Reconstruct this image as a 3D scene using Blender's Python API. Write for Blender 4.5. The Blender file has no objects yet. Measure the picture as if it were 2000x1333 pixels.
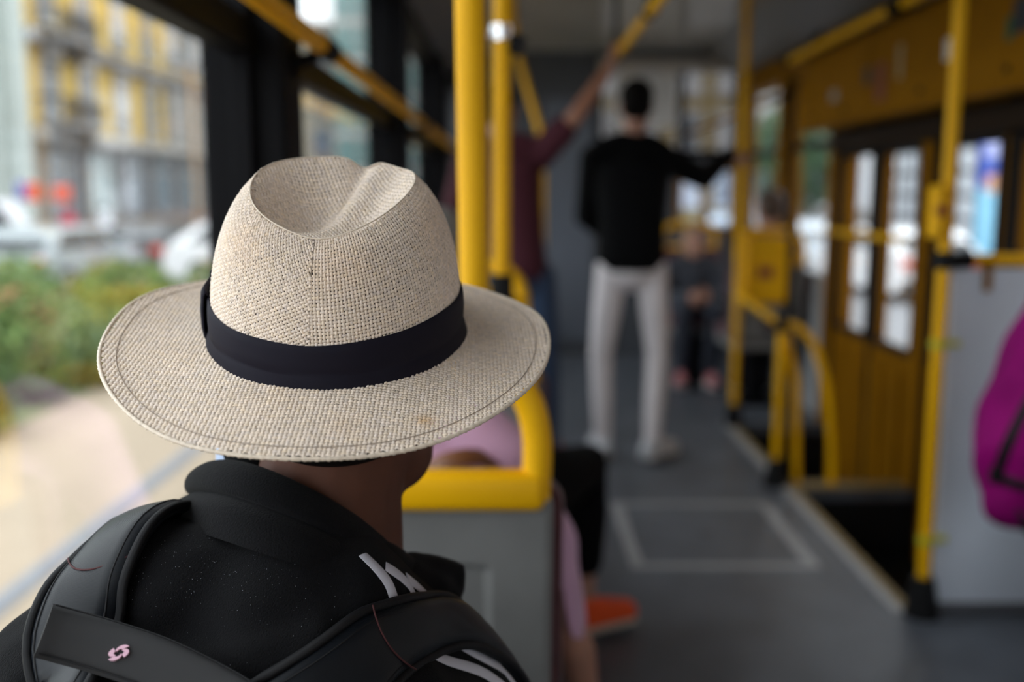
import bpy, bmesh, math, random
import numpy as np
from mathutils import Vector, Matrix, Euler
from mathutils.bvhtree import BVHTree

random.seed(7)
rng = np.random.default_rng(7)
scene = bpy.context.scene
COL = scene.collection

# ------------------------------------------------------------------ camera
CAM_H = 1.25
PITCH = math.radians(8.5)
FPX = 35.0 / 36.0 * 2000
cd = bpy.data.cameras.new('camera')
cam = bpy.data.objects.new('camera', cd)
COL.objects.link(cam)
cam.location = (0, 0, CAM_H)
cam.rotation_euler = (math.radians(90) - PITCH, 0, 0)
cd.lens = 35
cd.sensor_width = 36
cd.sensor_fit = 'HORIZONTAL'
cd.clip_start = 0.02
cd.clip_end = 500
cd.dof.use_dof = True
cd.dof.focus_distance = 0.662
cd.dof.aperture_fstop = 2.7
scene.camera = cam

# ------------------------------------------------------------------ world: overcast sky
SKY = 2.5
w = bpy.data.worlds.new('World')
scene.world = w
w.use_nodes = True
nt = w.node_tree
for n in list(nt.nodes):
    nt.nodes.remove(n)
tc = nt.nodes.new('ShaderNodeTexCoord')
sp = nt.nodes.new('ShaderNodeSeparateXYZ')
mx = nt.nodes.new('ShaderNodeMath'); mx.operation = 'MAXIMUM'; mx.inputs[1].default_value = 0.0
ml = nt.nodes.new('ShaderNodeMath'); ml.operation = 'MULTIPLY_ADD'
ml.inputs[1].default_value = SKY * .3; ml.inputs[2].default_value = SKY * .7
bg = nt.nodes.new('ShaderNodeBackground'); bg.inputs[0].default_value = (0.90, 0.95, 1.0, 1)
wo = nt.nodes.new('ShaderNodeOutputWorld')
L = nt.links.new
L(tc.outputs['Generated'], sp.inputs[0]); L(sp.outputs['Z'], mx.inputs[0]); L(mx.outputs[0], ml.inputs[0])
L(ml.outputs[0], bg.inputs['Strength']); L(bg.outputs[0], wo.inputs[0])

vs = scene.view_settings
vs.view_transform = 'Standard'
vs.look = 'None'
vs.gamma = 1
vs.use_curve_mapping = False
vs.exposure = 1.0
scene.cycles.use_denoising = True
scene.cycles.max_bounces = 10
scene.cycles.diffuse_bounces = 5
scene.cycles.glossy_bounces = 4
scene.cycles.transparent_max_bounces = 24
scene.cycles.caustics_reflective = False
scene.cycles.caustics_refractive = False
scene.cycles.sample_clamp_indirect = 6.0


def portal(cx, cy, cz, sx, sz, facing):
    """sky portal in a window opening (guides sampling of the sky; gives no light of its own)"""
    l = bpy.data.lights.new('window_portal', 'AREA')
    l.shape = 'RECTANGLE'; l.size = sx; l.size_y = sz
    l.cycles.is_portal = True
    o = bpy.data.objects.new('window_portal', l); COL.objects.link(o)
    o.location = (cx, cy, cz)
    o.rotation_euler = {'+x': (math.radians(90), 0, math.radians(90)), '-x': (math.radians(90), 0, math.radians(-90))}[facing]


# ------------------------------------------------------------------ geometry helpers
CT, ST = math.cos(PITCH), math.sin(PITCH)


def P(px, py, Y):
    """world point at depth plane y = Y on the ray of a photograph pixel"""
    u = (px - 1000) / FPX; v = (666.5 - py) / FPX
    d = Vector((u, CT + v * ST, -ST + v * CT))
    k = Y / d.y
    return Vector((d.x * k, Y, CAM_H + d.z * k))


class MB:
    def __init__(s):
        s.v = []; s.f = []

    def add(s, vs_, fs_):
        b = len(s.v)
        s.v += [tuple(p) for p in vs_]
        s.f += [tuple(i + b for i in f) for f in fs_]
        return s

    def box(s, x0, x1, y0, y1, z0, z1, c=0.0):
        if c <= 0:
            V = [(x0, y0, z0), (x1, y0, z0), (x1, y1, z0), (x0, y1, z0), (x0, y0, z1), (x1, y0, z1), (x1, y1, z1), (x0, y1, z1)]
            return s.add(V, [(0, 3, 2, 1), (4, 5, 6, 7), (0, 1, 5, 4), (1, 2, 6, 5), (2, 3, 7, 6), (3, 0, 4, 7)])
        c = min(c, (x1 - x0) * .49, (y1 - y0) * .49, (z1 - z0) * .49)
        bm = bmesh.new()
        bmesh.ops.create_cube(bm, size=1)
        for v in bm.verts:
            v.co = Vector(((x0 + x1) / 2 + v.co.x * (x1 - x0), (y0 + y1) / 2 + v.co.y * (y1 - y0), (z0 + z1) / 2 + v.co.z * (z1 - z0)))
        bmesh.ops.bevel(bm, geom=list(bm.edges), offset=c, segments=2, affect='EDGES', profile=0.5)
        s.frombm(bm); return s

    def frombm(s, bm):
        bm.verts.index_update()
        s.add([v.co[:] for v in bm.verts], [[v.index for v in f.verts] for f in bm.faces])
        bm.free()

    def tube(s, pts, r, seg=12, closed=False, caps=True, side=None):
        pts = [Vector(p) for p in pts]
        n = len(pts)
        rs = r if isinstance(r, (list, tuple)) else [r] * n
        t = []
        for i in range(n):
            if closed:
                d = pts[(i + 1) % n] - pts[i - 1]
            else:
                d = pts[min(i + 1, n - 1)] - pts[max(i - 1, 0)]
            t.append(d.normalized() if d.length > 1e-9 else Vector((0, 0, 1)))
        if side is not None:
            u = Vector(side)
        else:
            u = t[0].orthogonal()
        rings = []
        for i in range(n):
            u = (u - t[i] * u.dot(t[i]))
            if u.length < 1e-6:
                u = t[i].orthogonal()
            u.normalize()
            q = t[i].cross(u)
            ra = rs[i] if isinstance(rs[i], (list, tuple)) else (rs[i], rs[i])
            rings.append([pts[i] + u * (math.cos(a) * ra[0]) + q * (math.sin(a) * ra[1]) for a in [2 * math.pi * k / seg for k in range(seg)]])
            if side is not None:
                u = Vector(side)
        V = [p for ring in rings for p in ring]
        F = []
        m = n if closed else n - 1
        for i in range(m):
            a = i * seg; b = ((i + 1) % n) * seg
            for k in range(seg):
                F.append((a + k, a + (k + 1) % seg, b + (k + 1) % seg, b + k))
        if caps and not closed:
            F.append(tuple(reversed(range(seg))))
            F.append(tuple((n - 1) * seg + k for k in range(seg)))
        return s.add(V, F)

    def capsule(s, pts, rs, seg=14, side=None):
        """tube with rounded ends"""
        pts = [Vector(p) for p in pts]
        rs = [r if isinstance(r, (list, tuple)) else (r, r) for r in rs]
        P0, R0 = [], []
        d0 = (pts[0] - pts[1]).normalized(); d1 = (pts[-1] - pts[-2]).normalized()
        for a in (80, 60, 35, 15):
            m_ = min(rs[0]); P0.append(pts[0] + d0 * m_ * math.sin(math.radians(a))); R0.append((rs[0][0] * math.cos(math.radians(a)), rs[0][1] * math.cos(math.radians(a))))
        P1, R1 = [], []
        for a in (15, 35, 60, 80):
            m_ = min(rs[-1]); P1.append(pts[-1] + d1 * m_ * math.sin(math.radians(a))); R1.append((rs[-1][0] * math.cos(math.radians(a)), rs[-1][1] * math.cos(math.radians(a))))
        return s.tube(P0 + pts + P1, R0 + rs + R1, seg, side=side)

    def ell(s, c, r, rot=None, seg=20, rings=12):
        c = Vector(c); R = rot or Matrix.Identity(3)
        V = []; F = []
        for i in range(1, rings):
            th = math.pi * i / rings
            for k in range(seg):
                ph = 2 * math.pi * k / seg
                V.append(c + R @ Vector((r[0] * math.sin(th) * math.cos(ph), r[1] * math.sin(th) * math.sin(ph), r[2] * math.cos(th))))
        for i in range(rings - 2):
            for k in range(seg):
                F.append((i * seg + k, (i + 1) * seg + k, (i + 1) * seg + (k + 1) % seg, i * seg + (k + 1) % seg))
        V.append(c + R @ Vector((0, 0, r[2]))); V.append(c + R @ Vector((0, 0, -r[2])))
        t_ = len(V) - 2; b_ = len(V) - 1
        for k in range(seg):
            F.append((t_, k, (k + 1) % seg))
            F.append((b_, (rings - 2) * seg + (k + 1) % seg, (rings - 2) * seg + k))
        return s.add(V, F)

    def prism(s, poly, axis, a, b):
        """poly: 2d points; axis 'x','y','z' is the extrusion axis"""
        def mk(p, h):
            return {'x': (h, p[0], p[1]), 'y': (p[0], h, p[1]), 'z': (p[0], p[1], h)}[axis]
        n = len(poly)
        V = [mk(p, a) for p in poly] + [mk(p, b) for p in poly]
        F = [tuple(reversed(range(n))), tuple(range(n, 2 * n))] + [(i, (i + 1) % n, n + (i + 1) % n, n + i) for i in range(n)]
        return s.add(V, F)

    def grid(s, rows):
        """rows of points -> quads"""
        n, m = len(rows), len(rows[0])
        V = [p for r_ in rows for p in r_]
        F = [(i * m + k, i * m + k + 1, (i + 1) * m + k + 1, (i + 1) * m + k) for i in range(n - 1) for k in range(m - 1)]
        return s.add(V, F)


def base_of(v):
    a = np.array(v)
    return Vector(((a[:, 0].min() + a[:, 0].max()) / 2, (a[:, 1].min() + a[:, 1].max()) / 2, a[:, 2].min()))


def wloc(o):
    l = Vector((0, 0, 0))
    while o:
        l += o.location; o = o.parent
    return l


def obj(name, mb, mat, parent=None, smooth=False, local=False, recalc=True, angle=None):
    """one mesh object; vertices are given in world space unless local"""
    me = bpy.data.meshes.new(name)
    if local:
        org = Vector((0, 0, 0)); off = Vector((0, 0, 0))
    elif parent is None:
        org = base_of(mb.v); off = org
    else:
        off = wloc(parent); org = Vector((0, 0, 0))
    me.from_pydata([(p[0] - off[0], p[1] - off[1], p[2] - off[2]) for p in mb.v], [], mb.f)
    if recalc:
        bm = bmesh.new(); bm.from_mesh(me)
        bmesh.ops.recalc_face_normals(bm, faces=bm.faces)
        bm.to_mesh(me); bm.free()
    if mat:
        me.materials.append(mat)
    if smooth:
        me.polygons.foreach_set('use_smooth', [True] * len(me.polygons))
        if angle:
            me.set_sharp_from_angle(angle=math.radians(angle))
    o = bpy.data.objects.new(name, me)
    COL.objects.link(o)
    o.location = org
    if parent:
        o.parent = parent
    return o


def empty(name, loc=(0, 0, 0), rz=0):
    o = bpy.data.objects.new(name, None); COL.objects.link(o)
    o.location = loc; o.rotation_euler = (0, 0, rz); o.empty_display_size = .1
    return o


def tag(o, label, cat=None, group=None, kind=None):
    if label: o['label'] = label
    if cat: o['category'] = cat
    if group: o['group'] = group
    if kind: o['kind'] = kind
    return o


def struct(o, label=None, cat=None):
    o['kind'] = 'structure'
    if label: o['label'] = label
    if cat: o['category'] = cat
    return o


def copy_tree(o, parent=None):
    c = o.copy(); COL.objects.link(c); c.parent = parent
    for ch in list(o.children):
        copy_tree(ch, c)
    return c


def catmull(pts, n=8, closed=False):
    pts = [Vector(p) for p in pts]
    out = []
    m = len(pts)
    for i in range(m if closed else m - 1):
        if closed:
            p0, p1, p2, p3 = pts[i - 1], pts[i], pts[(i + 1) % m], pts[(i + 2) % m]
        else:
            p0 = pts[max(i - 1, 0)]; p1 = pts[i]; p2 = pts[i + 1]; p3 = pts[min(i + 2, m - 1)]
        for k in range(n):
            t = k / n
            out.append(0.5 * ((2 * p1) + (p2 - p0) * t + (2 * p0 - 5 * p1 + 4 * p2 - p3) * t * t + (3 * p1 - p0 - 3 * p2 + p3) * t ** 3))
    if not closed:
        out.append(pts[-1])
    return out


def blob(name, mb, voxel, mat, parent=None, smooth_it=6, dec=None, mod=None):
    """union of closed shapes as one continuous smooth skin"""
    me = bpy.data.meshes.new(name)
    me.from_pydata(mb.v, [], mb.f)
    bm = bmesh.new(); bm.from_mesh(me)
    bmesh.ops.recalc_face_normals(bm, faces=bm.faces); bm.to_mesh(me); bm.free()
    t = bpy.data.objects.new('tmp', me); COL.objects.link(t)
    m = t.modifiers.new('r', 'REMESH'); m.mode = 'VOXEL'; m.voxel_size = voxel
    if smooth_it:
        m = t.modifiers.new('s', 'SMOOTH'); m.factor = .5; m.iterations = smooth_it
    if dec:
        m = t.modifiers.new('d', 'DECIMATE'); m.ratio = dec
    dg = bpy.context.evaluated_depsgraph_get()
    nm = bpy.data.meshes.new_from_object(t.evaluated_get(dg))
    bpy.data.objects.remove(t); bpy.data.meshes.remove(me)
    nm.name = name
    n = len(nm.vertices)
    co = np.empty(n * 3, dtype=np.float32); nm.vertices.foreach_get('co', co); co = co.reshape(-1, 3)
    if mod is not None:
        co = mod(co).astype(np.float32)
    if parent:
        off = wloc(parent); org = Vector((0, 0, 0))
    else:
        off = base_of(co); org = off
    co = co - np.array(off, dtype=np.float32)
    nm.vertices.foreach_set('co', co.ravel()); nm.update()
    nm.materials.clear(); nm.materials.append(mat)
    nm.polygons.foreach_set('use_smooth', [True] * len(nm.polygons))
    o = bpy.data.objects.new(name, nm); COL.objects.link(o); o.location = org
    if parent: o.parent = parent
    return o


# ------------------------------------------------------------------ materials
MATS = {}


def mat(name, col, rough=.6, metal=0.0, var=0.0, vscale=8.0, bump=0.0, bscale=60.0, sheen=0.0, spec=.5, coat=0.0, sss=0.0, emis=None, attr=None, wave=None, aniso=None):
    if name in MATS: return MATS[name]
    m = bpy.data.materials.new(name); m.use_nodes = True
    n = m.node_tree; b = n.nodes['Principled BSDF']
    b.inputs['Base Color'].default_value = (*col, 1); b.inputs['Roughness'].default_value = rough
    b.inputs['Metallic'].default_value = metal; b.inputs['Specular IOR Level'].default_value = spec
    b.inputs['Sheen Weight'].default_value = sheen; b.inputs['Coat Weight'].default_value = coat
    if sss:
        b.inputs['Subsurface Weight'].default_value = sss; b.inputs['Subsurface Radius'].default_value = (.01, .004, .002)
    if emis:
        b.inputs['Emission Color'].default_value = (*emis[:3], 1); b.inputs['Emission Strength'].default_value = emis[3]
    t = n.nodes.new('ShaderNodeTexCoord')
    if var > 0:
        no = n.nodes.new('ShaderNodeTexNoise'); no.inputs['Scale'].default_value = vscale; no.inputs['Detail'].default_value = 4
        cr = n.nodes.new('ShaderNodeValToRGB')
        cr.color_ramp.elements[0].position = .3; cr.color_ramp.elements[1].position = .7
        cr.color_ramp.elements[0].color = tuple(max(0, c * (1 - var)) for c in col) + (1,)
        cr.color_ramp.elements[1].color = tuple(min(1, c * (1 + var)) for c in col) + (1,)
        n.links.new(t.outputs['Object'], no.inputs['Vector']); n.links.new(no.outputs['Fac'], cr.inputs[0])
        n.links.new(cr.outputs[0], b.inputs['Base Color'])
    if attr:
        a = n.nodes.new('ShaderNodeAttribute'); a.attribute_name = attr
        mxn = n.nodes.new('ShaderNodeMixRGB'); mxn.blend_type = 'MULTIPLY'; mxn.inputs[0].default_value = 1; mxn.inputs[1].default_value = (*col, 1)
        n.links.new(a.outputs['Color'], mxn.inputs[2]); n.links.new(mxn.outputs[0], b.inputs['Base Color'])
    if bump > 0:
        no2 = n.nodes.new('ShaderNodeTexNoise'); no2.inputs['Scale'].default_value = bscale; no2.inputs['Detail'].default_value = 3
        bp = n.nodes.new('ShaderNodeBump'); bp.inputs['Strength'].default_value = bump; bp.inputs['Distance'].default_value = .002
        n.links.new(t.outputs['Object'], no2.inputs['Vector'])
        n.links.new(no2.outputs['Fac'], bp.inputs['Height']); n.links.new(bp.outputs[0], b.inputs['Normal'])
    if wave:
        wv = n.nodes.new('ShaderNodeTexWave'); wv.inputs['Scale'].default_value = wave[0]; wv.bands_direction = wave[2] if len(wave) > 2 else 'X'
        wv.inputs['Distortion'].default_value = .6
        bp = n.nodes.new('ShaderNodeBump'); bp.inputs['Strength'].default_value = wave[1]; bp.inputs['Distance'].default_value = .0006
        n.links.new(t.outputs['Object'], wv.inputs['Vector'])
        n.links.new(wv.outputs['Fac'], bp.inputs['Height']); n.links.new(bp.outputs[0], b.inputs['Normal'])
    MATS[name] = m
    return m


def glass_mat(name, tint=(.975, .985, .98), rough=0.0, ior=1.45):
    m = bpy.data.materials.new(name); m.use_nodes = True
    n = m.node_tree
    for x in list(n.nodes): n.nodes.remove(x)
    o = n.nodes.new('ShaderNodeOutputMaterial'); mixn = n.nodes.new('ShaderNodeMixShader')
    fr = n.nodes.new('ShaderNodeFresnel'); fr.inputs[0].default_value = ior
    ge = n.nodes.new('ShaderNodeNewGeometry'); mr = n.nodes.new('ShaderNodeMapRange')
    mr.inputs['To Min'].default_value = ior; mr.inputs['To Max'].default_value = 1 / ior
    n.links.new(ge.outputs['Backfacing'], mr.inputs['Value']); n.links.new(mr.outputs[0], fr.inputs[0])
    tr = n.nodes.new('ShaderNodeBsdfTransparent'); tr.inputs[0].default_value = (*tint, 1)
    gl = n.nodes.new('ShaderNodeBsdfGlossy'); gl.inputs['Roughness'].default_value = rough
    n.links.new(fr.outputs[0], mixn.inputs[0]); n.links.new(tr.outputs[0], mixn.inputs[1]); n.links.new(gl.outputs[0], mixn.inputs[2])
    n.links.new(mixn.outputs[0], o.inputs[0])
    return m


M_GLASS = glass_mat('window_glass')
M_FLOOR = mat('floor_vinyl', (.080, .088, .105), .40, var=.22, vscale=6, bump=.25, bscale=220, spec=.5)
M_CEIL = mat('ceiling_panel', (.46, .43, .40), .14, var=.08, vscale=2)
M_BLACK = mat('black_frame', (.004, .004, .005), .55, spec=.08, bump=.05)
M_RUB = mat('black_rubber', (.005, .005, .0055), .6, spec=.2)
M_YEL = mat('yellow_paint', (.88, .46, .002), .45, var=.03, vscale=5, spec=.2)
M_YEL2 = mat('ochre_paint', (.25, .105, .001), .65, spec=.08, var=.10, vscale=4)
M_GREYP = mat('grey_plastic', (.205, .203, .198), .5, var=.10, vscale=9, bump=.15, bscale=500)
M_PART = mat('pale_grey_laminate', (.62, .66, .74), .45, var=.04, vscale=3)
M_LGREY = mat('light_grey_laminate', (.40, .41, .42), .5, var=.06, vscale=3)
M_DGREY = mat('dark_grey_panel', (.10, .10, .11), .5, var=.1)
M_RED = mat('dark_red_upholstery', (.075, .008, .014), .75, var=.2, vscale=40, bump=.3, bscale=900, sheen=.2)
M_ALU = mat('brushed_aluminium', (.36, .36, .37), .5, metal=.3, var=.1, vscale=30)
M_TAN = mat('tan_edge_strip', (.20, .135, .045), .55, var=.15, vscale=20)
M_CHROME = mat('chrome', (.75, .75, .76), .15, metal=1)
M_WHITE = mat('white_board', (.72, .71, .69), .5, var=.03)
M_SKIN_SHADE = mat('skin', (.105, .040, .023), .6, spec=.2, var=.12, vscale=25, bump=.12, bscale=300, sss=.15)  # hat wearer's skin; shade under the brim is put into its colour
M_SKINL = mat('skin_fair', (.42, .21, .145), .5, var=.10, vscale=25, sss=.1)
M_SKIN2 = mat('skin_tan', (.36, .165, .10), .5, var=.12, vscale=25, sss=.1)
M_HAIR = mat('dark_hair', (.005, .004, .0035), .8, bump=.4, bscale=250, spec=.1)
M_HAIRB = mat('brown_hair', (.06, .03, .015), .5, bump=.6, bscale=250)

# ------------------------------------------------------------------ tram shell
XL, XR = -.50, 1.75          # glass planes
Y0, Y1 = -2.3, 7.70          # rear and front end
ZC = 2.30
PITCHW = 2.15
PIL = [-1.3] + [1.98 + PITCHW * k for k in (0, 1, 2)]   # pillar centres

# floor with two step wells on the right
WX = 1.20
W1 = (2.88, 4.10); W2 = (4.20, 5.30)
fl = MB()
fl.box(XL - .06, WX, Y0, Y1, -.05, 0)
fl.box(WX, XR + .06, Y0, W1[0], -.05, 0)
fl.box(WX, XR + .06, W1[1], W2[0], -.05, 0)
fl.box(WX, XR + .06, W2[1], Y1, -.05, 0)
floor = struct(obj('floor', fl, M_FLOOR), 'dark grey vinyl floor of the tram aisle', 'floor')
for (a, b) in (W1, W2):
    st = MB()
    st.box(WX, XR, a, b, -.34, -.30)
    st.box(WX - .02, WX, a, b, -.34, -.05)
    st.box(WX, XR, a - .02, a, -.34, -.05); st.box(WX, XR, b, b + .02, -.34, -.05)
    obj('step_well', st, M_RUB, floor)
    e = MB(); e.box(WX - .055, WX - .018, a - .05, b + .05, 0, .006, .002); obj('edge_strip', e, M_ALU, floor)
    e = MB(); e.box(WX - .018, WX + .012, a - .05, b + .05, -.03, .009, .003); obj('edge_nosing', e, M_TAN, floor)
e = MB(); e.box(WX + .012, XR - .05, W1[1] - .005, W2[0] + .005, 0, .008, .002); obj('edge_strip', e, M_TAN, floor)
HX0, HX1, HY0, HY1 = .40, 1.04, 3.19, 3.90
for (x0, x1, y0, y1) in ((HX0, HX0 + .045, HY0, HY1), (HX1 - .045, HX1, HY0, HY1), (HX0 + .045, HX1 - .045, HY0, HY0 + .04), (HX0 + .045, HX1 - .045, HY1 - .03, HY1)):
    e = MB(); e.box(x0, x1, y0, y1, 0, .004, .001); obj('hatch_frame', e, M_ALU, floor)
e = MB(); e.box(HX0 + .05, HX1 - .05, HY0 + .045, HY1 - .035, 0, .002); obj('hatch_plate', e, M_FLOOR, floor)
e = MB(); e.tube([(.72, 3.55, .002), (.72, 3.55, .005)], .03, 18); obj('hatch_lock', e, M_DGREY, floor)

# ceiling
ce = MB()
ce.box(-.22, 1.40, Y0, Y1, ZC, ZC + .04)
ceiling = struct(obj('ceiling', ce, M_CEIL), 'grey glossy ceiling panels of the tram', 'ceiling')
for i in range(5):
    yy = Y0 + 2.2 * (i + .5)
    e = MB(); e.box(-.22, 1.40, yy - .015, yy + .015, ZC - .006, ZC, .002); obj('ceiling_rib', e, M_LGREY, ceiling)
for (xa, za, xb, zb) in ((-.56, 2.06, -.22, ZC), (1.81, 2.06, 1.40, ZC)):
    c_ = MB(); c_.prism([(xa, za), (xb, zb), (xb, zb + .04), (xa, za + .30)], 'y', Y0, Y1); obj('cove_panel', c_, mat('cove_panel', (.16, .15, .145), .35), ceiling)

# left wall
wl = MB(); wl.box(-.58, -.47, Y0, Y1, -.05, .70)
wall_left = struct(obj('wall_left', wl, M_DGREY), 'dark panelled left wall below the tram windows', 'wall')
e = MB(); e.box(-.56, -.44, Y0, Y1, .70, .735, .008); obj('window_sill', e, M_BLACK, wall_left)
e = MB(); e.box(-.58, -.46, Y0, Y1, 2.02, 2.10, .006); obj('top_rail', e, M_BLACK, wall_left)
for y in PIL:
    e = MB(); e.box(-.58, -.42, y - .08, y + .08, .70, 2.08, .012); obj('pillar', e, M_BLACK, wall_left)
edges = [Y0] + PIL + [Y1 + .08]
for i in range(len(edges) - 1):
    a = edges[i] + .08; b = edges[i + 1] - .08
    if b - a < .2: continue
    wroot = struct(empty('window_%d' % (i + 1), (XL, (a + b) / 2, .735)), 'tram side window with black frame and hopper bar', 'window')
    g = MB(); g.box(XL - .003, XL + .003, a, b, .735, 1.50); obj('pane', g, M_GLASS, wroot)
    g = MB(); g.box(XL - .003, XL + .003, a, b, 1.565, 2.02); obj('pane', g, M_GLASS, wroot)
    t_ = MB(); t_.box(XL - .03, XL + .03, a, b, 1.50, 1.565, .008); obj('transom', t_, M_BLACK, wroot)
    for (ya, yb) in ((a, a + .025), (b - .025, b)):
        t_ = MB(); t_.box(XL - .02, XL + .02, ya, yb, .735, 2.02, .005); obj('frame', t_, M_BLACK, wroot)
    if True:
        portal(XL - .02, (a + b) / 2, 1.38, b - a, 1.29, '+x')

# right wall
wr = MB()
wr.box(1.72, 1.83, Y0, 2.84, -.05, .80)
wr.box(1.72, 1.83, 5.34, Y1, -.05, .80)
wall_right = struct(obj('wall_right', wr, M_LGREY), 'pale panelled right wall beside the doors', 'wall')
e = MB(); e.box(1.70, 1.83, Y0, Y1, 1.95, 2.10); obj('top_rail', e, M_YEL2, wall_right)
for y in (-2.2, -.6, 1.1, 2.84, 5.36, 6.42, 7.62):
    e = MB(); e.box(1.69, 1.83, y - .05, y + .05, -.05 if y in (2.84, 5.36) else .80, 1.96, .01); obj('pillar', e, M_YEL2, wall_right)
for k, (a, b) in enumerate(((-2.15, -.65), (-.55, 1.05), (1.15, 2.79), (5.41, 6.37), (6.47, 7.57))):
    wroot = struct(empty('window_%d' % (10 + k), (XR, (a + b) / 2, .8)), 'right side tram window beyond the door' if k > 2 else 'right side tram window behind the partition', 'window')
    g = MB(); g.box(XR - .003, XR + .003, a, b, .80, 1.95); obj('pane', g, M_GLASS, wroot)
    for (ya, yb) in ((a, a + .03), (b - .03, b)):
        t_ = MB(); t_.box(XR - .02, XR + .02, ya, yb, .80, 1.95, .005); obj('frame', t_, M_BLACK, wroot)
    t_ = MB(); t_.box(XR - .02, XR + .02, a + .03, b - .03, 1.50, 1.54, .005); obj('transom', t_, M_BLACK, wroot)
    portal(XR + .02, (a + b) / 2, 1.37, b - a, 1.15, '-x')

# door with folding leaves
door = struct(empty('door_1', (XR, 4.1, -.34)), 'ochre folding tram door with narrow tall panes', 'door')
LEAF = [(2.90, 3.48), (3.50, 4.08), (4.20, 4.74), (4.76, 5.30)]
for (a, b) in LEAF:
    wz0, wz1 = .56, 1.44
    pa, pb = a + .05, b - .05
    m_ = MB()
    m_.box(XR - .03, XR + .03, a, b, -.34, wz0, .006)
    m_.box(XR - .03, XR + .03, a, b, wz1, 1.60, .006)
    m_.box(XR - .03, XR + .03, a, pa, wz0, wz1); m_.box(XR - .03, XR + .03, pb, b, wz0, wz1)
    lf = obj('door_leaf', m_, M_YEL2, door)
    g = MB(); g.box(XR - .003, XR + .003, pa, pb, wz0, wz1); obj('pane', g, M_GLASS, lf)
    g = MB()
    for (ya, yb, za, zb) in ((pa, pb, wz0 - .022, wz0 + .014), (pa, pb, wz1 - .014, wz1 + .022), (pa - .024, pa + .014, wz0 - .02, wz1 + .02), (pb - .014, pb + .024, wz0 - .02, wz1 + .02)):
        g.box(XR - .037, XR - .02, ya, yb, za, zb, .003)
    obj('gasket', g, M_RUB, lf)
    for q in (.30, .70):
        g = MB(); yy = a + (b - a) * q; g.box(XR - .05, XR - .028, yy - .05, yy + .05, -.25, .46, .01); obj('lower_rib', g, M_YEL2, lf)
    g = MB(); g.box(XR - .04, XR - .02, b - .012, b + .012, -.34, 1.6); obj('hinge_seal', g, M_RUB, lf)
cp = MB(); cp.box(XR - .06, XR + .05, 4.10, 4.18, -.34, 1.60, .01); obj('centre_post', cp, M_YEL2, door)
hd_ = MB(); hd_.box(XR - .09, XR - .035, 2.90, 5.30, 1.455, 1.56, .01); obj('shaded_header', hd_, mat('header_shade_brown', (.020, .010, .004), .6, spec=.15), door)  # dark strip, the unlit gap below the cover put into its colour
hb = MB(); hb.tube([(1.66, 4.25, 1.05), (1.66, 5.26, 1.05)], .016, 12); obj('grab_bar', hb, M_YEL, door, True)
for y in (4.3, 4.75, 5.22):
    hb = MB(); hb.tube([(1.66, y, 1.05), (1.735, y, 1.05)], .010, 10); obj('bar_bracket', hb, M_BLACK, door)
portal(XR + .05, 4.1, 1.0, 2.4, .9, '-x')

# door drive cover
cov = empty('door_drive_cover', (1.62, 4.1, 1.57))
tag(cov, 'long ochre metal cover above the folding doors with stickers', 'cover')
CX = 1.50
for (a, b) in ((2.90, 3.42), (3.435, 4.28), (4.295, 5.28)):
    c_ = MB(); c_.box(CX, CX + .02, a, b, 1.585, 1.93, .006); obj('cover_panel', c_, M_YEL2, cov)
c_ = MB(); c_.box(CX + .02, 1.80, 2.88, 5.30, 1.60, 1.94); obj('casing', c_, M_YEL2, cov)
c_ = MB(); c_.box(CX - .012, CX + .05, 2.88, 5.30, 1.555, 1.585, .006); obj('lower_lip', c_, M_YEL2, cov)
c_ = MB(); c_.box(CX - .012, CX + .05, 2.88, 5.30, 1.93, 1.955, .006); obj('upper_lip', c_, M_DGREY, cov)
for (x, y, ww, hh, m_) in ((1831, 93, .13, .075, M_WHITE), (1610, 187, .10, .05, mat('sticker_grey', (.30, .27, .24), .5)),
                          (1697, 160, .10, .15, mat('sticker_red', (.18, .03, .01), .5)), (1732, 120, .05, .13, mat('sticker_tan', (.34, .24, .12), .5)),
                          (1955, 28, .10, .10, mat('sticker_dark', (.02, .02, .03), .5)), (1935, 55, .045, .07, mat('sticker_green', (.02, .09, .03), .5)),
                          (1672, 148, .07, .07, mat('sticker_dark', (.02, .02, .03), .5))):
    Yp = CX * FPX / (x - 1000); q = P(x, y, Yp * .995)
    yy = q.y; zz = q.z
    e = MB(); e.box(CX - .0015, CX + .001, yy - ww / 2, yy + ww / 2, zz - hh / 2, zz + hh / 2); obj('sticker', e, m_, cov)
for y in (3.1, 3.75, 4.6, 5.05):
    e = MB(); e.tube([(CX - .008, y, 1.62), (CX + .002, y, 1.62)], .012, 12); obj('lock_knob', e, M_BLACK, cov)

# rear and front end walls
wb = MB()
wb.box(-.58, 1.83, Y0 - .05, Y0, -.05, .95); wb.box(-.58, 1.83, Y0 - .05, Y0, 2.02, 2.35)
wb.box(-.58, -.35, Y0 - .05, Y0, .95, 2.02); wb.box(1.62, 1.83, Y0 - .05, Y0, .95, 2.02)
wall_rear = struct(obj('wall_rear', wb, M_DGREY), 'rear end wall of the tram with its rear window', 'wall')
e = MB(); e.box(-.35, 1.62, Y0 - .03, Y0 - .024, .95, 2.02); obj('pane', e, M_GLASS, wall_rear)
wf = MB()
wf.box(-.58, 1.83, Y1, Y1 + .05, -.05, .98)
wf.box(-.58, .66, Y1, Y1 + .05, .98, 2.35)
wf.box(.66, 1.83, Y1, Y1 + .05, 1.42, 1.55)
wf.box(.66, 1.28, Y1, Y1 + .05, .98, 1.42)
wf.box(.66, 1.83, Y1, Y1 + .05, 2.22, 2.35)
wf.box(1.70, 1.83, Y1, Y1 + .05, .98, 2.22)
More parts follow.
